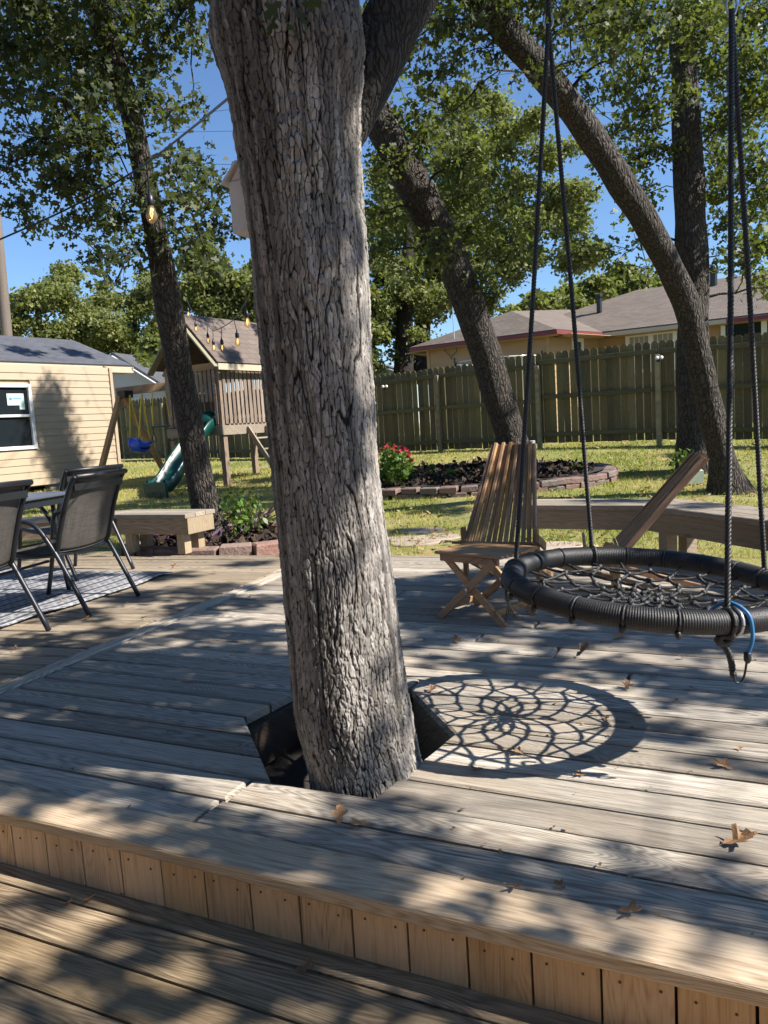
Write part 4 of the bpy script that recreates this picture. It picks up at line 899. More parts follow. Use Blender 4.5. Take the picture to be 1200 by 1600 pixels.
# ------------------------------------------------------------------ shed at the left
def shed():
    c = V(-5.62, 16.5); d = nrm(V(-.556, -.83)); n = V(.83, -.556); zb, zt = .32, 2.62; far = c + d * 8.5; inn = -n
    root = thing('garden_shed', 'tan lap sided shed with dark shingle roof at the left edge', 'shed', (c[0], c[1], gz(*c)))
    def uv(pxx, pyy):      # photo point -> along wall, height
        dd = ray(pxx, pyy); t = ((V(c[0], c[1], 0) - CAM) @ V(n[0], n[1], 0)) / (dd @ V(n[0], n[1], 0)); p = CAM + dd * t; return (p[:2] - c) @ d, p[2]
    u0, wz1 = uv(46, 600); _, wz0 = uv(46, 702); u1 = u0 + 1.15
    siding(root, c, far, zb, zt, M['siding'], .135, skip=[(u0, u1, wz0, wz1)], nsign=1 if V(d[1], -d[0]) @ n > 0 else -1)
    e2 = c + inn * 4.0
    siding(root, e2, c, zb, zt, M['siding'], .135, nsign=1 if V((c - e2)[1], -(c - e2)[0]) @ (-d) > 0 else -1)
    Z = V(0, 0, 1); D3, N3 = V(d[0], d[1], 0), V(n[0], n[1], 0); C3 = V(c[0], c[1], 0)
    build(MB().bevbox(C3 + N3 * .012 - D3 * .012 + Z * ((zb + zt) / 2), (.07, .07, zt - zb), (D3, N3, Z), .006), 'corner_board', M['siding'], root)
    build(MB().prism([(0, 0), (4.0, 0), (4.0, 8.5), (0, 8.5)], zb - .02, zt, (V(*inn, 0), D3, Z), C3 - N3 * .02 + D3 * .02), 'core_wall', M['siding'], root)
    # window
    w = MB()
    wc = C3 + D3 * ((u0 + u1) / 2) + Z * ((wz0 + wz1) / 2); ww, wh = u1 - u0, wz1 - wz0
    win = build(MB().box(wc - N3 * .012, (ww - .02, .01, wh - .02), (D3, N3, Z)), 'window', M['glass'], root)
    for sgn in (-1, 1): build(MB().bevbox(wc + D3 * sgn * (ww / 2 - .035) + N3 * .02, (.07, .06, wh), (D3, N3, Z), .006), 'window_frame', M['white'], win)
    for zz, hh in ((wh / 2 - .035, .07), (-wh / 2 + .035, .07), (0.02, .05)): build(MB().bevbox(wc + Z * zz + N3 * .02, (ww - .143, .05, hh), (D3, N3, Z), .006), 'window_frame', M['white'], win)
    for a_, b_, q_ in ((.26, .30, .30), (.17, .14, .16)): pass
    st = M['sticker'] = plain('pale_sticker', (.42, .58, .52), .7); ink = plain('blue_ink', (.05, .22, .38), .7)
    sk = build(MB().box(wc - D3 * (ww / 2 - .32) + Z * (.33) + N3 * .002, (.34, .006, .22), (D3, N3, Z)).box(wc - D3 * (ww / 2 - .20) + Z * (.20) + N3 * .002, (.11, .005, .12), (D3, N3, Z)), 'sticker', st, win)
    build(MB().box(wc - D3 * (ww / 2 - .42) + Z * .34 + N3 * .007, (.05, .004, .05), (D3, N3, Z)).box(wc - D3 * (ww / 2 - .29) + Z * .345 + N3 * .007, (.16, .004, .018), (D3, N3, Z)), 'print', ink, win)
    # roof: gable with the eave on this side
    E = AT(208, 571, 17.25); Eb = E + D3 * 9.5; run = 2.05; rz = .78
    Rg = E - N3 * run + Z * rz; Rb = Rg + D3 * 9.5; Bk = Rg - N3 * run - Z * rz; Bb = Bk + D3 * 9.5
    def slab(p, q, r_, s_, th, nm, mat):
        nn = nrm(np.cross(q - p, s_ - p)); nn = nn if nn[2] > 0 else -nn
        # object with local x along the eave so that the shingle courses run level
        X = nrm(q - p); Y = nrm(np.cross(nn, X)); o = bpy.data.objects.new(nm, None)
        pts = [p, q, r_, s_]; loc = [((v - p) @ X, (v - p) @ Y) for v in pts]
        mb = MB().prism(loc, -th, 0); ob = build(mb, nm, mat, root, local=True)
        ob.matrix_local = Matrix(((X[0], Y[0], nn[0], 0), (X[1], Y[1], nn[1], 0), (X[2], Y[2], nn[2], 0), (0, 0, 0, 1)))
        ob.location = p - world_off(root); return ob
    rf = slab(E, Eb, Rb, Rg, .035, 'roof', M['shingle_dark']); slab(Bk, Bb, Rb, Rg, .035, 'roof', M['shingle_dark'])
    build(MB().beam(E - Z * .10 - N3 * .02, Eb - Z * .10 - N3 * .02, .025, .13), 'fascia', M['fascia'], root)
    build(MB().beam(E - Z * .11 - D3 * -.02, Rg - Z * .11 + D3 * .02, .025, .14), 'rake_board', M['fascia'], root)
    build(MB().prism([(0, 0), (.42, 0), (.42, 9.4), (0, 9.4)], 0, .012, (-N3, D3, Z), E - Z * .16 - N3 * .03 + D3 * .03), 'soffit', M['siding'], root)
    build(MB().add([C3 + Z * zt - D3 * .0 - N3 * .0, V(*e2, zt), C3 - N3 * 2.0 + Z * (zt + .75)], [(0, 1, 2)]), 'gable', M['siding'], root)
    for uu in (1.4, 3.6, 5.8): build(MB().bevbox(C3 + D3 * uu - N3 * .15 + Z * (zb - .17), (.4, .2, .34), (D3, N3, Z), .01), 'block', M['greybox'], root)
shed()

# neighbour's white building behind the left fence, its gable just showing
def farshed(label, x0, x1, yb, yt, Y, seed):
    a, b = AT(x0, yb, Y), AT(x1, yb, Y - 1.0); base = V(a[0], a[1], gz(a[0], a[1]))
    root = thing('outbuilding', label, 'building', base); Z = V(0, 0, 1)
    d = nrm(V(*(b - a)[:2])); h = a[2] - base[2]; w = np.linalg.norm((b - a)[:2])
    siding(root, a[:2], b[:2], base[2], a[2], M['greytrim'], .2, nsign=1)
    ap = AT((x0 + x1) / 2, yt, Y); D3 = V(d[0], d[1], 0); N3 = V(-d[1], d[0], 0)
    A_, B_ = V(a[0], a[1], a[2]), V(b[0], b[1], a[2]); T_ = (A_ + B_) / 2; T_[2] = ap[2]
    build(MB().add([A_, B_, T_], [(0, 1, 2)]), 'gable', M['greytrim'], root)
    for p in (A_, B_):
        o = nrm(p - T_) * .35
        build(MB().add([T_ - N3 * .3 + Z * .05, p + o - N3 * .3 + Z * .05, p + o + N3 * 4 + Z * .05, T_ + N3 * 4 + Z * .05, T_ - N3 * .3 + Z * .15, p + o - N3 * .3 + Z * .15, p + o + N3 * 4 + Z * .15, T_ + N3 * 4 + Z * .15], [(0, 1, 2, 3), (4, 7, 6, 5), (0, 4, 5, 1), (1, 5, 6, 2), (2, 6, 7, 3)]), 'roof', M['shingle_dark'], root)
        build(MB().beam(T_ - N3 * .32 + Z * .02, p + o - N3 * .32 + Z * .02, .03, .16, N3), 'rake_board', M['white'], root)
farshed('white sided outbuilding whose gable shows between the shed and the playset', 120, 262, 618, 560, 29, 1)
farshed('low pale roofed building beyond the fence right of the big trunk', 520, 628, 592, 568, 40, 2)

# ------------------------------------------------------------------ the tan house behind the fence
def house():
    Z = V(0, 0, 1); EZ = CAMZ + 2.6
    def onz(x, y, z=EZ): return G(x, y, z)
    P0, P1, P2, P3 = onz(640, 543), onz(869, 514), onz(942, 519), onz(1205, 489)
    P3 = P2 + (P3 - P2) * 1.6; u = nrm((P3 - P2)); v = V(-u[1], u[0], 0)
    root = thing('house', 'tan sided house with brown shingle roof and dark red eaves behind the fence', 'house', (P1[0], P1[1], .5)); off = world_off(root)
    gb = .45
    def wallpts(A, B, ins=.45):
        return A, B
    c = (P0 + P3) / 2 + v * 6
    # walls set in from the eaves
    a0 = P0 + nrm(P1 - P0) * .5 + v * .45; a1 = P1 - nrm(P1 - P0) * .45 + v * .5; a2 = P2 + v * .75 - u * .35; a3 = P3 + v * .5
    a1 = a1; b0 = a0 + v * 5
    for A, B in ((a0, a1), (a1, a2), (a2, a3), (b0, a0)):
        d2 = nrm((B - A)[:2]); n = V(d2[1], -d2[0]); siding(root, A[:2], B[:2], gb, EZ - .12, M['siding2'], .2, nsign=1)
        build(MB().add([V(A[0], A[1], gb), V(B[0], B[1], gb), V(B[0], B[1], EZ - .1), V(A[0], A[1], EZ - .1)], [(0, 1, 2, 3)]), 'core_wall', M['siding2'], root)
    for p in (a0, a1): build(MB().bevbox(V(p[0], p[1], (gb + EZ) / 2), (.1, .1, EZ - gb - .15), (u, v, Z), .01), 'corner_board', M['siding2'], root)
    # roofs
    def face(pts, nm, mat):
        p = np.array(pts[0]); X = nrm(np.array(pts[1]) - p); nn = nrm(np.cross(X, np.array(pts[-1]) - p)); nn = nn if nn[2] > 0 else -nn; Y = np.cross(nn, X)
        ob = build(MB().prism([((np.array(q) - p) @ X, (np.array(q) - p) @ Y) for q in pts], -.05, 0), nm, mat, root, local=True)
        ob.matrix_local = Matrix(((X[0], Y[0], nn[0], 0), (X[1], Y[1], nn[1], 0), (X[2], Y[2], nn[2], 0), (0, 0, 0, 1))); ob.location = p - off; return ob
    A = AT(799, 486, 26.3); B = A + v * 6; r0 = AT(995, 454, 29.2); r1 = r0 + u * 14; r1[2] = r0[2]
    P2L = P2 - u * 5.2
    P0b = P0 + v * 7
    face([P0, P1, A], 'roof', M['shingle_brown']); face([P1, P2 + v * .0, B, A], 'roof', M['shingle_brown']); face([P0b, P0, A, B], 'roof', M['shingle_brown'])
    face([P2L + Z * .02, P3 + Z * .02, r1 + Z * .02, r0 + Z * .02], 'roof', M['shingle_brown']); face([P2L + v * 10 , P2L, r0], 'roof', M['shingle_brown'])
    def fas(A, B, mat, h=.12): build(MB().beam(A - Z * .09 + v * .01, B - Z * .09 + v * .01, .04, h), 'fascia', mat, root); build(MB().beam(A - Z * .15 + v * .4, B - Z * .15 + v * .4, .78, .02), 'soffit', M['siding2'], root)
    fas(P0, P1, M['red']); fas(P1, P2, M['red']); m = P2 + (P3 - P2) * .47; fas(P2, m, M['fascia']); fas(m, P3, M['red']); fas(P0b, P0, M['red'])
    def onwall(A, B, x, y):
        d2 = nrm((B - A)[:2]); n = V(d2[1], -d2[0], 0); dd = ray(x, y); t = ((A - CAM) @ n) / (dd @ n); p = CAM + dd * t; return p, V(d2[0], d2[1], 0), n
    def window(A, B, x0, y0, x1, y1, panes, pane_mat, lab=None):
        p, X, n = onwall(A, B, x0, y0); q, _, _ = onwall(A, B, x1, y1); w = (q - p) @ X; h = abs(p[2] - q[2]); c = (p + q) / 2; 
        win = build(MB().box(c + n * .03, (w, .02, h), (X, n, Z)), 'window', pane_mat, root)
        for s_ in (-1, 1): build(MB().bevbox(c + X * s_ * (w / 2) + n * .05, (.13, .06, h + .13), (X, n, Z), .005), 'window_frame', M['white'], win)
        for s_ in (-1, 1): build(MB().bevbox(c + Z * s_ * (h / 2) + n * .052, (w - .13, .06, .13), (X, n, Z), .005), 'window_frame', M['white'], win)
        for i in range(1, panes): build(MB().bevbox(c + X * (w * (i / panes - .5)) + n * .05, (.16, .06, h - .13), (X, n, Z), .005), 'window_frame', M['white'], win)
        return win, c, X, n, w, h
    W, c_, X_, n_, w_, h_ = window(a2, a3, 981, 525, 1056, 575, 2, M['curtain'])
    for i in range(2):
        cc = c_ + X_ * (w_ * (.25 + .5 * i - .5)) + n_ * .06
        for k in range(-1, 2): build(MB().box(cc + X_ * k * .16, (.02, .012, h_ - .15), (X_, n_, Z)), 'muntin', M['white'], W)
    window(a2, a3, 1130, 503, 1262, 560, 2, M['glass']); window(a1, a2, 893, 531, 908, 560, 1, M['glass'])
    # wall ornament: a thin outlined shape
    p, X, n = onwall(a0, a1, 704, 546); pts = [(-.22, .05), (-.1, .05), (-.1, .24), (.05, .22), (.06, .1), (.26, .06), (.26, -.1), (.1, -.2), (.05, -.34), (-.03, -.18), (-.12, -.12), (-.22, .05)]
    build(MB().tube([p + n * .06 + X * a + Z * b for a, b in pts], .012, 5), 'wall_ornament', M['black'], root)
    # vents on the roof
    for x, y, Y, r_, h in ((1115, 436, 27.2, .15, .45), (936, 470, 27.8, .12, .25)):
        q = AT(x, y, Y); build(MB().lathe([(r_ * .8, -.4), (r_ * .8, h * .5), (r_ * 1.15, h * .5), (r_ * 1.15, h * .75), (r_ * .6, h)], q, 12), 'roof_vent', M['black'], root)
    q = AT(709, 515, 25.0); build(MB().tube([q - Z * .3, q + Z * .75], .02, 6), 'vent_pipe', M['galv'], root)
house()
def sky_block_house():  # unseen house, added to keep sky light behind the camera off the deck
    o = V(0, 0, 0); n = V(-N2[0], -N2[1], 0); c = np.array([N2[0], N2[1], 0]) * -2.3; X = V(U2[0], U2[1], 0); Z = V(0, 0, 1)
    root = thing('sky_block_house', 'unseen tan sided house added behind the camera to block sky light from the deck', 'house', c)
    siding(root, (c - X * 8)[:2], (c + X * 5)[:2], -.35, 2.6, M['siding'], .16, nsign=-1)
    build(MB().prism([(-8, 0), (5, 0), (5, -5), (-8, -5)], -.4, 2.6, (X, V(N2[0], N2[1], 0), Z), c - V(N2[0], N2[1], 0) * .02), 'core_wall', M['siding'], root)
    e = c + V(N2[0], N2[1], 0) * .6 + Z * 2.62; r_ = c - V(N2[0], N2[1], 0) * 3.0 + Z * 4.4
    build(MB().add([e - X * 8.4, e + X * 5.4, r_ + X * 5.4, r_ - X * 8.4, e - X * 8.4 - Z * .15, e + X * 5.4 - Z * .15, r_ + X * 5.4 - Z * .15, r_ - X * 8.4 - Z * .15], [(0, 1, 2, 3), (7, 6, 5, 4), (0, 4, 5, 1), (1, 5, 6, 2), (3, 7, 4, 0)]), 'roof', M['shingle_brown'], root)
sky_block_house()
# trampoline enclosure behind the fence
def tramp():
    a, b = AT(680, 566, 19.3), AT(800, 556, 18.4); zg = .45
    root = thing('trampoline', 'grey mesh trampoline enclosure with black poles behind the fence', 'trampoline', (a[0], a[1], zg)); c = (a + b) / 2 + V(.9, 1.3, 0); R_ = np.linalg.norm((a - b)[:2]) * .62
    w = NT('grey_net'); w.color((.25, .24, .23)); tp = w.n('BsdfTransparent'); mx = w.n('MixShader'); mx.inputs[0].default_value = .45; w.l(w.b.outputs[0], mx.inputs[1]); w.l(tp.outputs[0], mx.inputs[2]); w.l(mx.outputs[0], w.out.inputs[0])
    th = np.linspace(0, 2 * np.pi, 25); zt = a[2] + .0
    P = [(c[0] + R_ * math.cos(t), c[1] + R_ * math.sin(t), z) for z in (zg + .8, zt) for t in th]; n = len(th)
    build(MB().add(P, [(i, i + 1, n + i + 1, n + i) for i in range(n - 1)]), 'net', w.m, root)
    build(MB().tube([(c[0] + R_ * math.cos(t), c[1] + R_ * math.sin(t), zt) for t in th], .02, 6), 'top_rail', M['galv'], root)
    build(MB().lathe([(R_, zg + .75), (R_ + .02, zg + .8), (R_ * .9, zg + .82)], (c[0], c[1], 0), 24), 'mat', M['black'], root)
    for k in range(6):
        t = k * math.pi / 3 + .25; p = V(c[0] + (R_ + .04) * math.cos(t), c[1] + (R_ + .04) * math.sin(t), 0)
        build(MB().tube([p + V(0, 0, zg), p + V(0, 0, zt + .12)], .035, 8), 'pole', M['black'], root)
tramp()

# utility pole and wires
p0, p1 = AT(14, 560, 26), AT(0, 405, 26); dirp = nrm(p1 - p0)
t = thing('utility_pole', 'weathered wooden utility pole rising behind the shed', 'utility pole', p0 - dirp * 5)
build(MB().tube([p0 - dirp * 5, p0, p1, p1 + dirp * 5], [.19, .18, .165, .14], 14), 'pole', M['pole'], t, True)
ptop = p1 + dirp * 3.8
build(MB().bevbox(ptop, (.08, .5, .1), None, .01), 'bracket', M['galv'], t)
for k, (q, lab) in enumerate((((330, 215, 22), 'thin overhead wire nearest the roofs'), ((900, 60, 24), 'thin overhead wire running behind the oaks'), ((820, 150, 26), 'lower thin overhead wire running behind the oaks'))):
    e = AT(*q); a = ptop + V(-.6 + .6 * k, 0, .06); far_ = a + (e - a) * 2.2; tt = np.linspace(0, 1, 24)[:, None]
    w = a + (far_ - a) * tt - V(0, 0, 1) * (np.sin(tt * np.pi) * .7)
    tag(build(MB().tube(w, .006, 4), 'overhead_wire', M['black']), lab, 'wire', 'overhead wires')

# ------------------------------------------------------------------ playset
def playset():
    Z = V(0, 0, 1); R_ = V(-2.71, 13.5, 2.33); a = nrm(V(1.43, -.9, 0)); b = V(-a[1], a[0], 0)
    L_ = R_ - a * 1.69; Ap = (R_ + L_) / 2; Ap[2] = 3.25; D = 2.7
    g = gz(-3, 14.2)
    c0 = R_ - a * .22 + b * .22; c0[2] = 0
    root = thing('playset', 'weathered wooden playset tower with shingled gable roof and green slide', 'playset', (c0[0], c0[1], g)); off = world_off(root)
    W = 1.69 - .44; Dp = 2.2
    cs = [c0, c0 - a * W, c0 - a * W + b * Dp, c0 + b * Dp]
    for p in cs: build(MB().bevbox(p + Z * ((g + 2.3) / 2), (.10, .10, 2.3 - g), (a, b, Z), .006), 'post', M['play'], root)
    # platform
    for i in range(4):
        p, q = cs[i], cs[(i + 1) % 4]; o = nrm(np.cross(q - p, Z)); ctr = sum(cs) / 4; o = o if o @ ((p + q) / 2 - ctr) > 0 else -o; o[2] = 0
        e = nrm(q - p) * .08
        build(MB().beam(p - e + o * .07 + Z * 1.15, q + e + o * .07 + Z * 1.15, .038, .17), 'platform_rim', M['playx'], root)
    for k in range(9): build(MB().beam(c0 - a * (k + .5) * W / 9 + Z * 1.25, c0 - a * (k + .5) * W / 9 + b * Dp + Z * 1.25, W / 9 - .01, .03), 'platform_board', M['playx'], root)
    # slat walls: gable side, right side, back
    def wall(p, q, n, z0, z1, skip=()):
        o = nrm(np.cross(q - p, Z)); ctr = sum(cs) / 4; o = o if o @ ((p + q) / 2 - ctr) > 0 else -o
        for k in range(n):
            if k in skip: continue
            c = p + (q - p) * ((k + .5) / n) + o * .065
            build(MB().bevbox(c + Z * ((z0 + z1) / 2), (np.linalg.norm(q - p) / n - .038, .018, z1 - z0), (nrm(q - p), o, Z), .003), 'slat', M['play'], root)
        for zz in (z0 + .12, z1 - .1): build(MB().beam(p + Z * zz + o * .04, q + Z * zz + o * .04, .03, .07), 'wall_rail', M['play'], root)
    wall(cs[1], cs[0], 12, 1.26, 2.22, (6, 7, 8, 9, 10)); [build(MB().bevbox(cs[1] + (cs[0] - cs[1]) * ((k_ + .5) / 12) - b * .065 + Z * 1.95, (W / 12 - .038, .018, .56), (a, b, Z), .003), 'slat', M['play'], root) for k_ in (6, 7, 8, 9, 10)]; wall(cs[0], cs[3], 20, 1.26, 2.26); wall(cs[2], cs[1], 12, 1.26, 1.9)
    # roof
    Rb, Lb, Ab = R_ + b * D, L_ + b * D, Ap + b * D
    def slab(p, q, r_, s_):
        X = nrm(q - p); nn = nrm(np.cross(X, s_ - p)); nn = nn if nn[2] > 0 else -nn; Y = np.cross(nn, X)
        ob = build(MB().prism([((v - p) @ X, (v - p) @ Y) for v in (p, q, r_, s_)], -.03, 0), 'roof', M['shingle_play'], root, local=True)
        ob.matrix_local = Matrix(((X[0], Y[0], nn[0], 0), (X[1], Y[1], nn[1], 0), (X[2], Y[2], nn[2], 0), (0, 0, 0, 1))); ob.location = p - off; return ob
    slab(R_, Rb, Ab, Ap); slab(L_, Lb, Ab, Ap)
    M['putty'] = plain('putty_green_trim', (.22, .20, .13), .6, 0, .15, 6)
    tr = M['redwood']
    build(MB().beam(Ap - Z * .09 - b * .02, R_ - Z * .09 - b * .02, .03, .14, b), 'rake_board', M['putty'], root); build(MB().beam(Ap - Z * .09 - b * .02, L_ - Z * .09 - b * .02, .03, .14, b), 'rake_board', M['putty'], root)
    build(MB().beam(R_ - Z * .08, Rb - Z * .08, .025, .11), 'fascia', M['fascia'], root)
    for t_ in (.12, .5, .88):
        for e in (R_, L_): build(MB().beam(Ap + b * D * t_ - Z * .10, e + b * D * t_ - Z * .10, .04, .1, b), 'rafter', tr, root)
    for t_ in (.1, .9): build(MB().beam(L_ + b * D * t_ + a * .1 - Z * .03, R_ + b * D * t_ - a * .1 - Z * .03, .04, .12), 'tie_beam', tr, root)
    # ladder down the right-hand side
    top = c0 + b * .55 + a * .09 + Z * 1.18; bot = top + a * .75; bot[2] = g
    for s_ in (0, .5): build(MB().beam(top + b * s_, bot + b * s_, .038, .09, a), 'ladder_rail', M['playx'], root)
    for k in range(1, 5): q = top + (bot - top) * k / 5; build(MB().beam(q + b * .02, q + b * .48, .09, .03, Z), 'rung', M['playx'], root)
    # slide
    s0 = cs[1] + a * (W * .74) - b * .05; s0[2] = 1.26; ex = GR(246, 779); s1 = V(ex[0], ex[1], ex[2])
    hd = nrm(V(*(s1 - s0)[:2], 0)); wv = V(-hd[1], hd[0], 0); Ls = np.linalg.norm((s1 - s0)[:2])
    prof = [(-.27, -.02), (-.25, .16), (-.22, .18), (-.19, .15), (-.17, .02), (0, .0), (.17, .02), (.19, .15), (.22, .18), (.25, .16), (.27, -.02)]
    m = 40; P = []; zs = []
    for i in range(m + 1):
        t_ = i / m; z = s1[2] + .10 + (1.22 - s1[2] - .10) * (1 - (3 * t_ ** 2 - 2 * t_ ** 3) * .55 - t_ * .45) + .016 * math.sin(t_ * 12.5)
        if t_ > .85: z = max(z, s1[2] + .12)
        c = s0 + hd * Ls * t_; c[2] = z; zs.append(z); P += [c + wv * x * .82 + Z * y for x, y in prof]
    k = len(prof); F = [(i * k + j, i * k + j + 1, (i + 1) * k + j + 1, (i + 1) * k + j) for i in range(m) for j in range(k - 1)]
    F += [(i * k + k - 1, i * k, (i + 1) * k, (i + 1) * k + k - 1) for i in range(m)]
    sl = build(MB().add(P, F), 'slide', M['greenpl'], root, True)
    e = V(s1[0], s1[1], 0); zt = zs[-1]
    build(MB().bevbox(e + hd * .02 + Z * ((zt + .14 + s1[2]) / 2), (.07, .45, zt + .14 - s1[2] + .02), (hd, wv, Z), .025), 'slide_foot', M['greenpl'], sl)
    for j in range(-3, 4): build(MB().bevbox(e + hd * .058 + wv * j * .055 + Z * ((zt + s1[2]) / 2), (.012, .022, zt - s1[2] - .02), (hd, wv, Z), .004), 'rib', M['greenpl'], sl)
    build(MB().lathe([(.0, .26), (.12, .24), (.2, .14), (.24, 0), (.0, .0)], s0 - hd * .06, 16), 'slide_hood', M['greenpl'], sl, True)
    # swing beam on an A-frame
    q1 = V(-4.0, 15.75, 2.2); q0 = q1 - a * 2.35; q0 = AT(190, 612, 15.1); bt = c0 - a * W * .2 + b * Dp * .7; bt[2] = 2.2; q1 = q0 + (bt - q0)
    build(MB().beam(q0 - a * .15, q1, .09, .16), 'swing_beam', M['redwood'], root)
    for sg, ds in ((-1, 1.05), (1, 1.0)):
        ft = AT(148, 760, 14.2) if sg < 0 else AT(262, 742, 16.2); ft[2] = gz(ft[0], ft[1]); build(MB().beam(q0 - Z * .08 + b * sg * .05, ft, .09, .09), 'frame_leg', M['redwood'], root)
    build(MB().bevbox(q0 - Z * .06 + a * .1, (.2, .2, .14), (a, b, Z), .01), 'bracket', M['black'], root)
    return q0, a, b
PQ, PA, PB = playset()
def hang(lab, name, s0, s1, drop, cat, mk):
    Z = V(0, 0, 1); p0, p1 = PQ + PA * s0, PQ + PA * s1; c = (p0 + p1) / 2 - Z * drop
    t = thing(name, lab, cat, c); mk(t, c, p0 - Z * .08, p1 - Z * .08); return t
def baby(t, c, p0, p1):
    K = .72; Z = V(0, 0, K); a, b = PA * K, PB * K
    # bucket shell: open box with high back
    P = []; prof = [(-.19, .34), (-.21, .18), (-.17, .02), (0, -.02), (.13, .02), (.19, .12), (.2, .22)]
    for s_ in (-.17, -.14, .14, .17):
        for y, z in prof: P.append(c + (b * y) + Z * z + a * s_ * (1 if abs(s_) < .15 else 1.0) + (Z * .03 if abs(s_) > .15 else 0))
    k = len(prof); F = [(i * k + j, i * k + j + 1, (i + 1) * k + j + 1, (i + 1) * k + j) for i in range(3) for j in range(k - 1)]
    o = build(MB().add(P, F), 'seat', M['bluepl'], t, True); so = o.modifiers.new('th', 'SOLIDIFY'); so.thickness = .035; so.offset = 0
    for s_ in (-.17, .17): build(MB().tube([c + a * s_ + b * -.19 + Z * .30, c + a * s_ + b * -.2 + Z * .16, c + a * s_ + b * .0 + Z * .13, c + a * s_ + b * .2 + Z * .2], [.04, .045, .05, .05], 8), 'side_guard', M['bluepl'], t, True)
    build(MB().tube([c + a * -.15 + b * .2 + Z * .2, c + b * .25 + Z * .2, c + a * .15 + b * .2 + Z * .2], .03, 8), 'front_bar', M['bluepl'], t, True)
    build(MB().beam(c + b * -.1 + Z * .2 + a * .1, c + b * .2 + Z * .03, .05, .02), 'strap', M['redpl'], t); build(MB().beam(c + b * -.1 + Z * .2 - a * .1, c + b * .2 + Z * .03, .05, .02), 'strap', M['redpl'], t)
    for s_, pp in ((-1, p0), (1, p1)):
        for y in (-.19, .2): build(MB().tube([pp, c + a * s_ * .17 + b * y + Z * .28], .014, 6), 'rope', M['yellow'], t)
hang('blue toddler swing seat with red straps on yellow ropes', 'toddler_swing', .22, .56, 1.16, 'swing', baby)
def trap(t, c, p0, p1):
    a = PA; Z = V(0, 0, 1)
    build(MB().tube([c - a * .27, c + a * .27], .02, 8), 'bar', M['greenpl'], t)
    for s_, pp in ((-.24, p0), (.24, p1)):
        build(MB().tube([pp, c + a * s_], .012, 5), 'rope', M['yellow'], t)
        build(MB().tube([c + a * s_, c + a * s_ - Z * .1, c + a * (s_ - .06) - Z * .25, c + a * (s_ - .04) - Z * .28, c + a * (s_ + .04) - Z * .28, c + a * (s_ + .06) - Z * .25, c + a * s_ - Z * .1], .01, 6), 'ring', M['black'], t)
hang('trapeze bar with two hanging rings on the swing beam', 'trapeze_bar', .85, 1.2, .72, 'swing', trap)

# ------------------------------------------------------------------ benches along the deck edge
def bench(name, label, front, depth, z, legs, seed, apron_h=.15, legmat='post', ov=.03, endcap=None):
    Z = V(0, 0, 1); F = [V(*p) for p in front]; n = len(F); ns = []
    for i in range(n - 1):
        d = nrm(F[i + 1] - F[i]); q = V(-d[1], d[0]); ns.append(q)
    def offp(i, o):
        if i == 0: return F[0] + ns[0] * o
        if i == n - 1: return F[-1] + ns[-1] * o
        m = nrm(ns[i - 1] + ns[i]); return F[i] + m * o / max(.5, m @ ns[i])
    root = thing(name, label, 'bench', (F[0][0], F[0][1], 0)); off = world_off(root)
    nb = 3; w = depth / nb
    for i in range(n - 1):
        d = nrm(F[i + 1] - F[i]); ang = math.atan2(d[1], d[0]); R2 = np.array([[d[0], d[1]], [-d[1], d[0]]])
        for k in range(nb):
            o0, o1 = k * w + (.002 if k else 0), (k + 1) * w - .002
            poly = [tuple(R2 @ (q - F[i])) for q in (offp(i, o0), offp(i + 1, o0), offp(i + 1, o1), offp(i, o1))]
            mb = board_mesh(poly, 0, .038, .0012, .006)
            if mb is None: continue
            ob = build(mb, 'seat_board', M['bench'], root, local=True); ob.location = (F[i][0] - off[0], F[i][1] - off[1], z - off[2] + random.uniform(-.002, .002)); ob.rotation_euler = (0, 0, ang)
        for o in (.045, depth - .05):
            a_, b_ = offp(i, o) , offp(i + 1, o); L = np.linalg.norm(b_ - a_)
            ob = build(MB().beam((0.02, 0, 0), (L - .02, 0, 0), .036, apron_h), 'apron', M['benchtan'] if o < .1 else M['bench'], root, local=True)
            ob.location = (a_[0] - off[0], a_[1] - off[1], z - .040 - apron_h / 2 - off[2]); ob.rotation_euler = (0, 0, ang)
    for (i, s_, zb) in legs:
        d = nrm(F[i + 1] - F[i])
        for o in (.11, depth - .12):
            c = F[i] + d * s_ + ns[i] * o
            build(MB().bevbox(V(c[0], c[1], (z - .045 + zb) / 2), (.088, .088, z - .045 - zb), (V(*d, 0), V(*ns[i], 0), Z), .006), 'leg', M[legmat], root)
    for i, s_ in ((endcap,) if endcap else ()):
        d = nrm(F[i + 1] - F[i]); c = F[i] + d * s_ + ns[i] * depth / 2
        build(MB().bevbox(V(c[0], c[1], z - .04 - apron_h / 2), (.036, depth - .06, apron_h), (V(*d, 0), V(*ns[i], 0), Z), .005), 'end_apron', M['post'], root)
bench('deck_bench', 'built in bench on the left edge of the deck beside the brick ringed oak', [(-5.4, 6.75), (-3.45, 7.17), (-2.56, 7.24), (-1.78, 6.84)], .42, .38, [(2, .74, 0.002), (2, .1, .002), (0, 1.6, .002)], 1, endcap=(2, .855))
bench('deck_bench', 'built in angled bench on the right edge of the deck behind the rope swing', [(1.02, 5.98), (1.86, 5.47), (2.21, 4.41), (2.42, 3.3)], .40, .38, [(1, .12, -.1), (2, 1.0, -.1)], 2, legmat='playx')

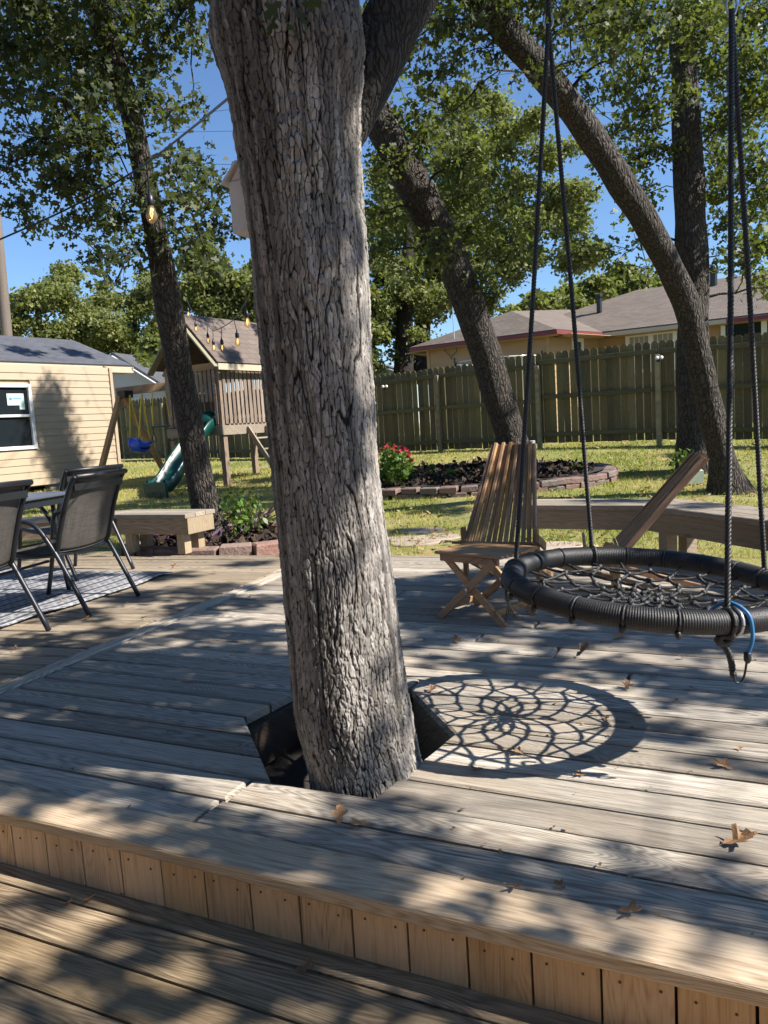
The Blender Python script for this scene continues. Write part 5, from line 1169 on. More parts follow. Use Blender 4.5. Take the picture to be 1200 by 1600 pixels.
# ------------------------------------------------------------------ rug, patio table and chairs
rc = V(-1.70, 6.0); rd = nrm(V(-.36, -.93)); re = V(-rd[1], rd[0]); re = re if re[0] < 0 else -re
m_, n_ = 30, 40; P = []
for i in range(n_ + 1):
    for j in range(m_ + 1):
        a, b = 2.9 * i / n_, 2.3 * j / m_; e = min(b, a) ; wv = .006 * math.sin(a * 5.3 + b) + .005 * math.sin(a * 11)
        z = .009 + max(0, wv) * math.exp(-b * 3) * 1.4; w2 = -.025 * math.sin(a * 2.2) * math.exp(-b * 2)
        P.append((b + w2 * 0 - .02 * math.sin(a * 2.6) * math.exp(-b * 2), a, z))
rm = MB().add(P, [(i * (m_ + 1) + j, i * (m_ + 1) + j + 1, (i + 1) * (m_ + 1) + j + 1, (i + 1) * (m_ + 1) + j) for i in range(n_) for j in range(m_)])
rug = build(rm, 'rug', M['rug'], None, True, True); so = rug.modifiers.new('t', 'SOLIDIFY'); so.thickness = .006; so.offset = 1
# local x across the stripes, local y along the near edge
rug.matrix_world = Matrix(((re[0], rd[0], 0, rc[0]), (re[1], rd[1], 0, rc[1]), (0, 0, 1, .0), (0, 0, 0, 1)))
tag(rug, 'navy and white striped flat woven rug under the patio table', 'rug')

def patio_chair(label):
    """faces local +y, origin between the feet on the floor"""
    t = thing('patio_chair', label, 'chair', group='patio chairs round the dark table'); w = .27
    # sling back and seat as curved sheets
    prof = [(-.36, .905), (-.335, .88), (-.285, .76), (-.24, .62), (-.205, .50), (-.18, .43)]
    def sheet(pr, nm, wid):
        q = smoothpath(np.array([(0, a, b) for a, b in pr]), 16); P = []
        for p in q:
            for x in np.linspace(-wid, wid, 7): P.append((x, p[1] - .018 * (1 - (x / wid) ** 2), p[2] - .012 * (1 - (x / wid) ** 2)))
        o = build(MB().add(P, [(i * 7 + j, i * 7 + j + 1, (i + 1) * 7 + j + 1, (i + 1) * 7 + j) for i in range(15) for j in range(6)]), nm, M['sling'], t, True, True)
        so = o.modifiers.new('t', 'SOLIDIFY'); so.thickness = .004; return o
    bk = sheet(prof, 'backrest', w - .02); sheet([(-.18, .425), (-.08, .40), (.1, .415), (.22, .435), (.27, .42)], 'seat', w - .02)
    G_ = M['gunmetal']
    for s_ in (-1, 1):
        x = s_ * w
        build(MB().tube([(x, *p) for p in smoothpath(np.array([(-.375, .915), (-.34, .87), (-.285, .74), (-.225, .56), (-.19, .44), (-.12, .405), (.1, .41), (.22, .43), (.28, .40)]), 26)], .0165, 8), 'side_frame', M['black'], t, True, True)
        build(MB().tube([(x * 1.03, *p) for p in smoothpath(np.array([(.34, 0), (.27, .3), (.235, .56), (.19, .625), (.08, .635), (-.05, .61), (-.16, .46), (-.25, .28), (-.38, 0)]), 36)], .0155, 8), 'leg_and_arm', G_, t, True, True)
    build(MB().tube([(-w, .3, .27), (w, .3, .27)], .011, 6), 'stretcher', G_, t, local=True); build(MB().tube([(-w, -.17, .40), (w, -.17, .40)], .012, 6), 'stretcher', G_, t, local=True)
    build(MB().tube([(-w, -.378, .91), (w, -.378, .91)], .018, 8), 'top_rail', M['black'], t, True, True); build(MB().beam((-w + .01, -.352, .845), (w - .01, -.352, .845), .006, .05), 'hem_band', M['black'], t, local=True)
    return t
def place(o, far_foot, facing, side):
    """put the rear foot on the given side at far_foot"""
    f = nrm(V(*facing)); x = V(f[1], -f[0]); a = math.atan2(-f[0], f[1]); c = V(*far_foot) - x * side * .278 + f * .38
    o.location = (c[0], c[1], 0); o.rotation_euler = (0, 0, a)
ch = patio_chair('patio chair with its back to the camera, near right corner of the rug'); ch.scale = (1, 1, .95); place(ch, (-1.72, 5.2), (-.97, .24), 1)
c2 = copy_tree(ch); tag(c2, 'patio chair cut off by the left edge of the picture'); place(c2, (-1.98, 4.36), (-.97, .24), 1)
c3 = copy_tree(ch); tag(c3, 'patio chair mostly hidden behind the nearer chair, beside the bench'); place(c3, (-2.12, 6.34), (-.87, .49), 1)
def ptable():
    q = V(-2.26, 5.62); dx, dy = nrm(V(-.98, .2)), nrm(V(-.2, -.98)); X, Y, Z = V(*dx, 0), V(*dy, 0), V(0, 0, 1); W, L = .95, 1.55; c = V(q[0], q[1], 0) + X * W / 2 + Y * L / 2
    t = thing('patio_table', 'dark rectangular metal patio table on the striped rug', 'table', c)
    build(MB().bevbox(c + Z * .715, (W, L, .024), (X, Y, Z), .006), 'tabletop', M['tabletop'], t)
    for s_ in (-1, 1):
        build(MB().bevbox(c + X * s_ * (W / 2 - .04) + Z * .675, (.03, L - .1, .055), (X, Y, Z), .004), 'apron', M['gunmetal'], t)
        build(MB().bevbox(c + Y * s_ * (L / 2 - .04) + Z * .676, (W - .12, .03, .055), (X, Y, Z), .004), 'apron', M['gunmetal'], t)
        for u_ in (-1, 1):
            p = c + X * s_ * (W / 2 - .1) + Y * u_ * (L / 2 - .12)
            build(MB().tube(smoothpath(np.array([p + Z * .69, p + Z * .5 + X * s_ * .01, p + X * s_ * .03 + Z * .25, p + X * s_ * .06 + Z * .012]), 12), .017, 8), 'leg', M['gunmetal'], t, True)
ptable()

# ------------------------------------------------------------------ slatted stick chairs and the folding side table
def stick_chair(label, c, lat, fw, legz=.40, nb=13, top=(-.36, .88), bot=(.03, .30), wt=.27, wb=.44, seat_f=.40, seat_z=.38):
    lat, fw, Z = V(*nrm(lat), 0), V(*nrm(fw), 0), V(0, 0, 1); c = V(c[0], c[1], 0)
    t = thing('stick_chair', label, 'chair', c, group='slatted stick chairs')
    def stick(p, q, nm, mat, w=.021, th=.036, up=None):
        d = nrm(q - p); L = np.linalg.norm(q - p); o = build(MB().bevbox((L / 2, 0, 0), (L, w, th), None, .003), nm, mat, t, local=True)
        y = lat - d * (lat @ d); y = nrm(y); z = np.cross(d, y)
        o.matrix_local = Matrix(((d[0], y[0], z[0], p[0] - c[0]), (d[1], y[1], z[1], p[1] - c[1]), (d[2], y[2], z[2], p[2] - c[2]), (0, 0, 0, 1))); return o
    for k in range(nb):
        x = k / (nb - 1) - .5; outer = k in (0, nb - 1)
        p = c + lat * x * wb + fw * bot[0] + Z * bot[1]; q = c + lat * x * wt + fw * (top[0] - .04 * (1 - abs(2 * x) ** 2) + (.012 if k % 2 else 0)) + Z * (top[1] + (.015 if k % 2 else -.0))
        stick(p, q, 'back_slat', M['teakx'] if k % 4 == 0 else M['teak'])
        if outer: stick(c + lat * x * (wb + .02) + fw * .0 + Z * .0, c + lat * x * (wb + .02) + fw * .03 + Z * legz, 'front_leg', M['teakx'] if k == 0 else M['teak'], .024, .045)
    for k in range(nb - 1):
        x = (k + .5) / (nb - 1) - .5; rear = k in (0, nb - 2)
        p = c + lat * x * wb * .9 + fw * seat_f + Z * seat_z; q = c + lat * x * wb + fw * (-.48 if rear else -.12) + Z * (0.0 if rear else .22)
        stick(p, q, 'rear_leg' if rear else 'seat_slat', M['teak'] if k % 3 else M['teakx'])
    for (f_, z_) in ((.0, .29), (.18, .33)): build(MB().tube([c - lat * (wb / 2 + .03) + fw * f_ + Z * z_, c + lat * (wb / 2 + .03) + fw * f_ + Z * z_], .009, 6), 'cross_rod', M['teakx'], t)
    build(MB().beam(c + lat * (wb / 2 + .03) + fw * -.08 + Z * .27, c + lat * (wb / 2 + .03) + fw * .08 + Z * .34, .02, .05), 'side_block', M['teak'], t)
    return t
stick_chair('slatted teak chair facing the deck behind the folding side table', (.705, 4.66), (.9, -.44), (-.44, -.9), seat_z=.33)
stick_chair('slatted teak chair seen side on, tilted back behind the rope swing', (1.32, 4.35), (-.24, -.97), (-.97, .24), top=(-.45, .78), bot=(-.02, .29), wt=.30, wb=.46, seat_f=.36, seat_z=.235, legz=.27)
def side_table():
    z = .372; Lf, Bk, Rt, Fr = [G(x, y, z) for x, y in ((679, 861), (740, 846), (838, 853), (781, 870))]; c = (Lf + Bk + Rt + Fr) / 4; Z = V(0, 0, 1)
    t = thing('folding_table', 'small folding teak side table with crossed legs', 'table', (c[0], c[1], 0))
    off = world_off(t); d = nrm(Fr - Lf); w = nrm(Bk - Lf); L = np.linalg.norm(Fr - Lf); Wd = np.linalg.norm(Rt - Fr); w = nrm(w - d * (w @ d)); nS = 9
    for k in range(nS):
        a = (k + .5) / nS; bow = .018 * (1 - (2 * a - 1) ** 2)
        p = Lf + w * a * Wd - d * bow; o = build(MB().bevbox((L / 2 + bow, 0, 0), (L + 2 * bow, Wd / nS - .005, .016), None, .003), 'top_slat', M['teak'], t, local=True)
        o.matrix_local = Matrix(((d[0], w[0], 0, p[0] - off[0]), (d[1], w[1], 0, p[1] - off[1]), (0, 0, 1, z - .008), (0, 0, 0, 1)))
    for a in (.06, .94):
        q = Lf + w * a * Wd + d * L * .06; build(MB().beam(q - Z * .035, q + d * L * .88 - Z * .035, .02, .036), 'top_rail', M['teakx'], t)
        l0 = Lf + w * a * Wd; s_ = .012 if a < .5 else -.012
        build(MB().beam(l0 + d * L * .1 - Z * .03 + w * s_, l0 + d * L * .98 - Z * z + w * s_, .018, .038), 'leg', M['teak'], t)
        build(MB().beam(l0 + d * L * .9 - Z * .03 - w * s_, l0 - d * L * .0 - Z * z - w * s_, .018, .038), 'leg', M['teak'], t)
        build(MB().lathe([(.008, -.03), (.008, .03)], l0 + d * L * .49 - Z * .19, 10, (d, Z, w)), 'bolt', M['galv'], t)
    for s_ in (.12, .86):
        q = Lf + d * L * s_; q[2] = .065; build(MB().beam(q + w * .02, q + w * (Wd - .02), .016, .036), 'stretcher', M['teak'], t)
side_table()

# ------------------------------------------------------------------ round rope swing
def rope_swing():
    C = V(.852, 2.485, .49); sx, sy = -.075, .04; R0, r0 = .44, .033
    t = thing('rope_swing', 'round black rope web swing hanging over the deck', 'swing', C)
    n = nrm(V(-sx, -sy, 1)); ex = nrm(V(1, 0, sx)); ey = np.cross(n, ex)
    def on(rad, ang, h=0): return C + (ex * math.cos(ang) + ey * math.sin(ang)) * rad + n * h
    wraps = 400; m = wraps * 4; k = 16; phi = np.linspace(0, 2 * np.pi, m, endpoint=False); P = np.zeros((m, k, 3)); ps = np.linspace(0, 2 * np.pi, k, endpoint=False)
    for i, f in enumerate(phi):
        e = ex * math.cos(f) + ey * math.sin(f); grp = f / (2 * np.pi) * 20; pinch = 1 - .14 * math.exp(-((grp % 1) - .5) ** 2 / .0012)
        rr = r0 * pinch * (1 + .07 * np.abs(np.sin(f * wraps / 2 + ps * .5)))
        P[i] = C + e * R0 + rr[:, None] * (np.cos(ps)[:, None] * e + np.sin(ps)[:, None] * n)
    F = [(i * k + j, ((i + 1) % m) * k + j, ((i + 1) % m) * k + (j + 1) % k, i * k + (j + 1) % k) for i in range(m) for j in range(k)]
    build(MB().add(P.reshape(-1, 3), F), 'wrapped_ring', M['blackrope'], t, True)
    # web of ropes: spokes, then diamonds towards the centre
    nS = 12; rad = [.412, .34, .27, .205, .145, .09, .045]; sag = lambda q: -.035 * (1 - (q / .44) ** 2)
    def kn(l, i):
        a = 2 * math.pi * (i + (.5 if l % 2 == 0 and l > 0 else 0)) / nS + .16; q = rad[l] * (1 + .04 * math.sin(i * 2.3 + l)); return on(q, a, sag(q) - .012)
    ties = []
    for i in range(nS):
        ties.append((on(.44, 2 * math.pi * i / nS + .16, -.02), kn(1, i)))
        ties += [(kn(1, i), kn(2, i)), (kn(1, i), kn(2, i - 1)), (kn(3, i), kn(2, i)), (kn(3, i), kn(2, i - 1)), (kn(3, i), kn(4, i)), (kn(3, i), kn(4, i - 1)), (kn(5, i), kn(4, i)), (kn(5, i), kn(4, i - 1)), (kn(5, i), kn(6, i)), (kn(5, i), kn(6, i - 1)), (kn(6, i), on(0, 0, -.05))]
        ties.append((kn(1, i), kn(1, i + 1)))
        ties.append((on(.43, 2 * math.pi * (i + .5) / nS + .16, -.02), kn(2, i)))
    for p, q in ties:
        mid = (p + q) / 2 - n * .004; build(MB().rope(np.array([p, mid, q]), .0058, .024, 4), 'web_rope', M['blackrope'], t, True)
    km = MB().lathe([(.004, -.011), (.010, -.006), (.012, 0), (.010, .006), (.004, .011)], (0, 0, 0), 8).mesh('knot'); km.materials.append(M['blackrope'])
    for l in range(1, 7):
        for i in range(nS):
            o = bpy.data.objects.new('knot', km); COL.objects.link(o); o.parent = t; o.location = kn(l, i) - C; o.rotation_euler = (i * .7, l, i)
    for i in range(20):
        a = 2 * math.pi * (i + .5) / 20; e = ex * math.cos(a) + ey * math.sin(a)
        build(MB().tube([on(R0, a) + (e * math.cos(w) + n * math.sin(w)) * (r0 + .001) for w in np.linspace(0, 2 * np.pi, 13)], .0042, 6, False), 'tie_band', M['blackrope'], t, True)
        o = bpy.data.objects.new('knot', km); COL.objects.link(o); o.parent = t; o.location = on(R0 + .028, a, -.03) - C; o.rotation_euler = (0, 0, a); o.scale = (.8, .8, 1.1)
    # hanging ropes
    sl = AT(857, 38, 2.93); sr = AT(1143, 15, 2.52); dg = math.radians
    for ang, sp in ((157, sl), (98, sl), (11, sr), (-81, sr)):
        a = dg(ang); p = on(R0, a, 0); build(MB().rope(np.array([sp, (sp + p) / 2 + V(.004, 0, 0), p]), .0088, .036, 6), 'hanging_rope', M['blackrope'], t, True)
        build(MB().tube([p + (nrm(p - C) * math.cos(w) + n * math.sin(w)) * (r0 + .003) for w in np.linspace(0, 2 * np.pi, 15)], .007, 8, False), 'rope_loop', M['blackrope'], t, True)
    for sp, q in ((sl, LIMB), (sr, LIMB)):
        d = np.linalg.norm(q[:, :2] - sp[:2], axis=1) + (q[:, 2] < sp[2]) * 9; tp = q[int(np.argmin(d)), :3]
        build(MB().tube([sp + V(.0 + .016 * math.cos(w), 0, .012 + .03 * math.sin(w)) for w in np.linspace(0, 2 * np.pi, 14)], .004, 6, False), 'carabiner', M['galv'], t, True)
        build(MB().rope(np.array([sp + V(0, 0, .03), (sp + tp) / 2, tp]), .011, .042, 6), 'hanging_rope', M['blackrope'], t, True)
    # knotted tails
    a = dg(157); p = on(R0 + .03, a, -.05); build(MB().tube([p + V(.012 * math.cos(w), 0, .014 * math.sin(w)) for w in np.linspace(0, 6.3, 9)], .012, 7), 'knot', M['blackrope'], t, True)
    build(MB().rope(np.array([p, p + V(.0, -.01, -.06)]), .009, .03, 5), 'rope_tail', M['blackrope'], t, True)
    for dx, dz in ((-.012, -.14), (.014, -.12), (.032, -.135), (.002, -.11)): build(MB().tube(smoothpath(np.array([p + V(0, -.01, -.055), p + V(dx * .3, -.012, -.09), p + V(dx, -.01, dz)]), 8), .0026, 5), 'frayed_strand', M['blackrope'], t, True)
    a = dg(-81); p = on(R0, a, -.045); build(MB().tube([p + V(.016 * math.cos(w) - .005, 0, .012 * math.sin(w) - .004) for w in np.linspace(0, 6.3, 9)], .012, 7), 'knot', M['blackrope'], t, True)
    build(MB().rope(smoothpath(np.array([p + V(-.015, 0, -.005), p + V(.01, 0, -.05), p + V(.02, .0, -.11)]), 8), .0095, .03, 5), 'rope_tail', M['blackrope'], t, True)
    q = on(R0, a + .05, 0); build(MB().tube([q + (nrm(q - C) * math.cos(w) + n * math.sin(w)) * (r0 + .004) for w in np.linspace(0, 2 * np.pi, 15)], .006, 6, False), 'metal_clip', M['galv'], t, True)
    return C, on
SWC, SWON = rope_swing()
def bungee():
    top = SWON(.40, math.radians(-66), .055); h = AT(1168, 1025, 2.03); t = thing('bungee_cord', 'blue bungee cord with black hook looped over the swing ring', 'cord', h)
    pts = smoothpath(np.array([SWON(.37, math.radians(-84), -.03), SWON(.38, math.radians(-82), .02), SWON(.42, math.radians(-79), .05), SWON(.47, math.radians(-76), .03), SWON(.485, math.radians(-75), -.03), h]), 40)
    build(MB().tube(pts, .0055, 8), 'cord', M['cord'], t, True); build(MB().lathe([(.006, .012), (.010, .008), (.010, -.012), (.005, -.02)], h, 10), 'ferrule', M['black'], t, True)
    build(MB().tube(smoothpath(np.array([h, h + V(-.008, 0, -.05), h + V(-.018, 0, -.072), h + V(-.035, 0, -.07), h + V(-.038, 0, -.045)]), 16), .0032, 7), 'hook', M['black'], t, True)
bungee()

# ------------------------------------------------------------------ string lights, birdhouse
def lights(label, pts, bulbs, sag, seed, droplen):
    P = smoothpath(np.array(pts), 60); t = thing('string_lights', label, 'lights', P[0], group='string lights')
    build(MB().tube(P, .005, 6), 'cable', M['black'], t, True)
    for b, sc in bulbs:
        i = int(np.argmin(np.linalg.norm(P - b, axis=1) + 3 * np.abs(P[:, 1] - b[1]))); p = P[i]; z = V(0, 0, 1)
        c = V(p[0], p[1], b[2] + .02); c = b + V(0, 0, 0)
        so_ = build(MB().lathe([(.006, .10), (.010, .075), (.019, .065), (.021, .025), (.017, .02)], c, 12), 'socket', M['black'], t, True)
        build(MB().tube([p, (p + c + V(0, 0, .1)) / 2, c + V(0, 0, .09)], .004, 5), 'drop_wire', M['black'], t)
        bl = build(MB().lathe([(.014, .024), (.017, .012), (.026, -.014), (.029, -.034), (.024, -.053), (.012, -.066), (.003, -.068)], c, 16), 'bulb', M['bulbglass'], t, True)
        build(MB().tube([c + V(0, 0, .01), c + V(-.006, 0, -.02), c + V(0, 0, -.045), c + V(.006, 0, -.02), c + V(.002, 0, .01)], .004, 5), 'filament', M['filament'], bl)
lights('string light cable with one bulb crossing in front of the slim oak', [AT(-60, 398, 4.6), AT(0, 374, 4.5), AT(110, 324, 4.35), AT(215, 264, 4.2), AT(300, 200, 3.6), AT(355, 155, 3.0), AT(420, 105, 2.55)], [(AT(236, 328, 4.15), 1)], 0, 1, .1)
bl = [(386, 500, 6.8), (371, 531, 7.9), (347, 541, 9.0), (334, 541, 10.0), (325, 530, 11.0), (306, 512, 12.0), (294, 489, 13.0)]
lights('sagging string of small lit bulbs between the big trunk and the playset roof', [AT(408, 395, 2.55), AT(396, 435, 5.2), AT(386, 468, 6.8), AT(366, 498, 7.9), AT(346, 512, 9.0), AT(333, 516, 10.0), AT(324, 508, 11.0), AT(306, 495, 12.0), AT(294, 473, 13.0), AT(292, 465, 14.0)], [(AT(x, y, Y), 1) for x, y, Y in bl], 0, 2, .06)
def birdhouse():
    Z = V(0, 0, 1); c = AT(372, 320, 2.40); fr = nrm(V(-.45, -.89, 0)); sd = V(-fr[1], fr[0], 0)
    t = thing('birdhouse', 'narrow whitewashed wooden birdhouse fixed to the left side of the big trunk', 'birdhouse', c); t.scale = (.86, .86, .92)
    c = c + V(.036, .05, 0)
    def bx(o, s, nm, ax=(sd, fr, Z)): return build(MB().bevbox(c + sd * o[0] + fr * o[1] + Z * o[2], s, ax, .002), nm, M['bird'], t)
    bx((-.048, 0, 0), (.010, .09, .165), 'side_panel'); bx((.048, 0, 0), (.010, .09, .165), 'side_panel'); bx((0, .043, 0), (.084, .010, .165), 'front_panel'); bx((0, -.043, 0), (.084, .010, .18), 'back_panel'); bx((0, 0, -.078), (.084, .075, .010), 'floor_panel')
    build(MB().prism([(-.042, 0), (.042, 0), (0, .045)], .038, .047, (sd, Z, fr), c + Z * .084), 'gable', M['bird'], t)
    for s_ in (-1, 1): build(MB().beam(c + Z * .137 + sd * s_ * .004, c + Z * .075 + sd * s_ * .075, .125, .009, np.cross(fr, sd * s_), .001), 'roof_board', M['bird'], t)
    build(MB().lathe([(.016, .0), (.016, .003)], c - sd * .053 + Z * .02, 14, (fr, Z, -sd)), 'entrance_hole', M['black'], t)
birdhouse()

# ------------------------------------------------------------------ brick-edged beds and plants
def brick_ring(root, cx, cy, ra, rb, n, size, zf, mat, course=1, a0=0, a1=2 * math.pi, jag=.02, rot=0):
    me = MB().bevbox((0, 0, 0), size, None, .014); v = me.v[0]; v += .012 * (vnoise(v[:, :1] * 40, v[:, 1:2] * 40, v[:, 2:] * 40) - .5)
    mesh = me.mesh('brick'); mesh.materials.append(mat); r = random.Random(8); off = world_off(root)
    for k in range(course):
        for i in range(n):
            a = a0 + (a1 - a0) * (i + .5 * (k % 2)) / n; lx, ly = ra * math.cos(a), rb * math.sin(a); x = cx + lx * math.cos(rot) - ly * math.sin(rot); y = cy + lx * math.sin(rot) + ly * math.cos(rot)
            tx, ty = -ra * math.sin(a), rb * math.cos(a); ang = math.atan2(tx * math.sin(rot) + ty * math.cos(rot), tx * math.cos(rot) - ty * math.sin(rot))
            o = bpy.data.objects.new('brick', mesh); COL.objects.link(o); o.parent = root
            o.location = (x - off[0] + r.uniform(-jag, jag), y - off[1] + r.uniform(-jag, jag), zf(x, y) + size[2] * (k + .5) * .98 - off[2] + r.uniform(-.006, .006)); o.rotation_euler = (r.uniform(-.05, .05), r.uniform(-.04, .04), ang + r.uniform(-.06, .06)); o.scale = (r.uniform(.93, 1.03), r.uniform(.9, 1.1), r.uniform(.95, 1.05))
def disc(parent, cx, cy, ra, rb, zf, h, mat, name, rot=0):
    th = np.linspace(0, 2 * np.pi, 48, endpoint=False); P = [(cx, cy, zf(cx, cy) + h)]
    F = []
    for q, rr in enumerate((.25, .5, .75, 1.0)):
        for w in th:
            lx, ly = ra * rr * math.cos(w), rb * rr * math.sin(w); x, y = cx + lx * math.cos(rot) - ly * math.sin(rot), cy + lx * math.sin(rot) + ly * math.cos(rot); P.append((x, y, zf(x, y) + h + .04 * (vnoise(x * 4, y * 4, 0.5) - .5)))
    F += [(0, 1 + i, 1 + (i + 1) % 48) for i in range(48)]
    for q in range(3): F += [(1 + q * 48 + i, 1 + (q + 1) * 48 + i, 1 + (q + 1) * 48 + (i + 1) % 48, 1 + q * 48 + (i + 1) % 48) for i in range(48)]
    return build(MB().add(P, F), name, mat, parent, True)
tb = AT(334, 845, 7.9)
bc = V(tb[0] + .12, tb[1] + .05); zl = lambda x, y: -.12
bed1 = thing('flower_bed', 'small round bed edged with pink bricks at the foot of the slim oak', 'flower bed', (bc[0], bc[1], -.1))
brick_ring(bed1, bc[0], bc[1], .98, .82, 19, (.31, .17, .15), lambda x, y: -.115, M['brick'], 1, rot=-.35)
disc(bed1, bc[0], bc[1], .92, .76, lambda x, y: -.115, .10, M['mulch'], 'mulch', -.35)
cm = V(1.15, 11.35)
bed2 = thing('flower_bed', 'long oval bed of dark mulch edged with two courses of grey and red bricks', 'flower bed', (cm[0], cm[1], gz(*cm)))
zf2 = lambda x, y: gz(x, y) - .03
brick_ring(bed2, cm[0], cm[1], 2.15, 1.25, 50, (.235, .18, .085), zf2, M['brick2'], 2, rot=-.22)
disc(bed2, cm[0], cm[1], 2.05, 1.15, zf2, .16, M['mulch'], 'mulch', -.22)
def chips(bed, cx, cy, ra, rb, zf, h, n, rot, seed):
    r = np.random.default_rng(seed); w = r.uniform(0, 6.283, n); q = np.sqrt(r.random(n)) * .98; lx, ly = ra * q * np.cos(w), rb * q * np.sin(w); x = cx + lx * math.cos(rot) - ly * math.sin(rot); y = cy + lx * math.sin(rot) + ly * math.cos(rot)
    P = np.stack([x, y, np.array([zf(a, b) for a, b in zip(x, y)]) + h + r.uniform(-.01, .05, n)], 1); pl = leaf_polys(P, r.uniform(.04, .12, n), 'far', r, .35); o = link('mulch_chips', np_mesh('mulch_chips', pl - world_off(bed), 4, r.random(n)), leafmat('mulch_chip_%d' % seed, (.012, .009, .007), (.035, .024, .017), (.10, .065, .045), .0, .9), bed); o['kind'] = 'stuff'
chips(bed1, bc[0], bc[1], .9, .74, lambda x, y: -.115, .10, 900, -.35, 1); chips(bed2, cm[0], cm[1], 2.0, 1.1, zf2, .16, 3200, -.22, 2)
def plant(name, label, cat, c, n, rad, hgt, ls, templ, mat, seed, group=None, flowers=0, stems=7, up=.3, arch=False):
    r = np.random.default_rng(seed); c = np.array(c, float); t = thing(name, label, cat, c, 0, group); mb = MB()
    if arch:
        ang = r.uniform(0, 6.28, n); dr = np.stack([np.cos(ang), np.sin(ang), r.uniform(.1, 1.2, n)], 1); cen = c + r.normal(0, rad * .35, (n, 3)) * [1, 1, .0] + V(0, 0, .02) + np.c_[np.zeros((n, 2)), r.uniform(0, hgt, n)]
        polys = leaf_polys(cen, ls * r.uniform(.6, 1.2, n), templ, r, .5, dr, .5)
    else:
        q = r.normal(size=(n, 3)); q /= np.linalg.norm(q, axis=1)[:, None]; q *= (r.random(n) ** .45)[:, None]; cen = c + q * [rad, rad, hgt / 2] + V(0, 0, hgt * .55); polys = leaf_polys(cen, ls * r.uniform(.6, 1.3, n), templ, r, up)
    for k in range(stems):
        e = c + r.normal(0, rad * .5, 3) * [1, 1, 0] + V(0, 0, hgt * r.uniform(.5, .95)); mb.tube([c + r.normal(0, .03, 3) * [1, 1, 0], (c + e) / 2 + r.normal(0, .02, 3), e], [.006, .005, .003], 4, False)
    if stems: o = build(mb, 'stems', M['twig'], t); o['kind'] = 'stuff'
    o = link('foliage', np_mesh('foliage', polys - c, polys.shape[1], r.random(n)), mat, t); o['kind'] = 'stuff'
    if flowers:
        q = r.normal(size=(flowers, 3)); q[:, 2] = np.abs(q[:, 2]) + .2; q /= np.linalg.norm(q, axis=1)[:, None]
        for k in range(flowers):
            p = c + q[k] * [rad, rad, hgt / 2] * 1.02 + V(0, 0, hgt * .58); dd = r.normal(size=(9, 3)); pp = leaf_polys(np.repeat(p[None], 9, 0), np.full(9, .045), 'oval', r, .5, dd)
            link('flower', np_mesh('flower', pp - c, pp.shape[1], r.random(9)), M['flower'], t)
    return t
k = 0
for (x, y, lab) in ((272, 842, 'left behind the bench leg'), (297, 846, 'just right of the bench leg'), (318, 848, 'against the foot of the slim oak'), (346, 842, 'in front of the green shrub'), (385, 832, 'right of the green shrub'), (410, 826, 'furthest right by the big trunk'), (245, 850, 'outside the brick ring at its left end'), (366, 822, 'behind the green shrub')):
    p = G(x, y, -.0); k += 1
    plant('purple_heart_plant', 'purple leaved trailing plant ' + lab, 'plant', (p[0], p[1] + .05, -.03), 34, .22, .16, .17, 'strap', M['leaf_purple'], 70 + k, 'purple plants in the round bed', stems=0, arch=True)
p = G(378, 838, 0.0); plant('shrub', 'loose green leafy shrub beside the slim oak', 'shrub', (p[0], p[1], -.02), 260, .27, .50, .075, 'oval', M['leaf_shrub'], 81, stems=9)
p = AT(616, 748, 10.7); plant('flowering_shrub', 'green shrub topped with pink red flowers beside the big trunk', 'shrub', (p[0], p[1], gz(p[0], p[1]) + .1), 520, .27, .55, .085, 'oval', M['leaf_shrub'], 82, flowers=26)
for x, y, n_, h, lab in ((675, 742, 40, .3, 'tall thin seedling in the mulch of the long bed'), (705, 746, 60, .2, 'low green seedling in the middle of the long bed'), (640, 745, 50, .2, 'low green plant just right of the flowering shrub'), (900, 742, 30, .12, 'small sprig at the right end of the long bed')):
    p = AT(x, y, 11.0); plant('seedling', lab, 'plant', (p[0], p[1], gz(p[0], p[1]) + .1), n_, .12, h, .06, 'oval', M['leaf_shrub'], 90 + n_, 'seedlings in the long bed', stems=4)
p = AT(1066, 722, 10.4); plant('ivy', 'ivy tuft at the foot of the upright oak', 'plant', (p[0], p[1], gz(p[0], p[1])), 130, .2, .4, .07, 'oval', M['leaf_shrub'], 97)
p = AT(1082, 738, 9.9); b_ = build(MB().bevbox((p[0], p[1], gz(p[0], p[1]) + .09), (.22, .18, .2), None, .02), 'utility_box', plain('pale_green_plastic', (.30, .35, .27), .6), None); tag(b_, 'pale green box on the ground between the two right oaks', 'box')
p = AT(832, 692, 10.2); t = thing('tag', 'small white tag fixed to the leaning oak behind the stick chair', 'tag', p); build(MB().bevbox(p, (.07, .02, .06), None, .008), 'plate', M['white'], t); build(MB().tube([p + V(0, -.012, .02), p + V(0, .05, .02)], .008, 6), 'nail', M['galv'], t)
# flagstones by the far edge of the deck
for j, (x, y, s_, lab) in enumerate(((648, 851, .26, 'flat pink flagstone nearest the far deck edge'), (678, 843, .30, 'flat flagstone left of the stick chair'), (620, 845, .24, 'flat flagstone touching the edge of the big trunk'), (660, 831, .26, 'flat flagstone furthest into the grass'), (865, 855, .30, 'flat flagstone behind the folding table'), (410, 862, .3, 'flat flagstone left of the big trunk'))):
    p = GR(x, y); r = random.Random(j); n_ = 12; poly = [(s_ * r.uniform(.88, 1.05) * math.cos(w), s_ * .7 * r.uniform(.88, 1.05) * math.sin(w)) for w in np.linspace(0, 2 * np.pi, n_, endpoint=False)]
    o = build(board_mesh(poly, 0.0, .03, 0, .012), 'flagstone', M['stone'], None, local=True); o.location = (p[0], p[1], gz(p[0], p[1]) + .016); tag(o, lab, 'stone', 'flagstones')

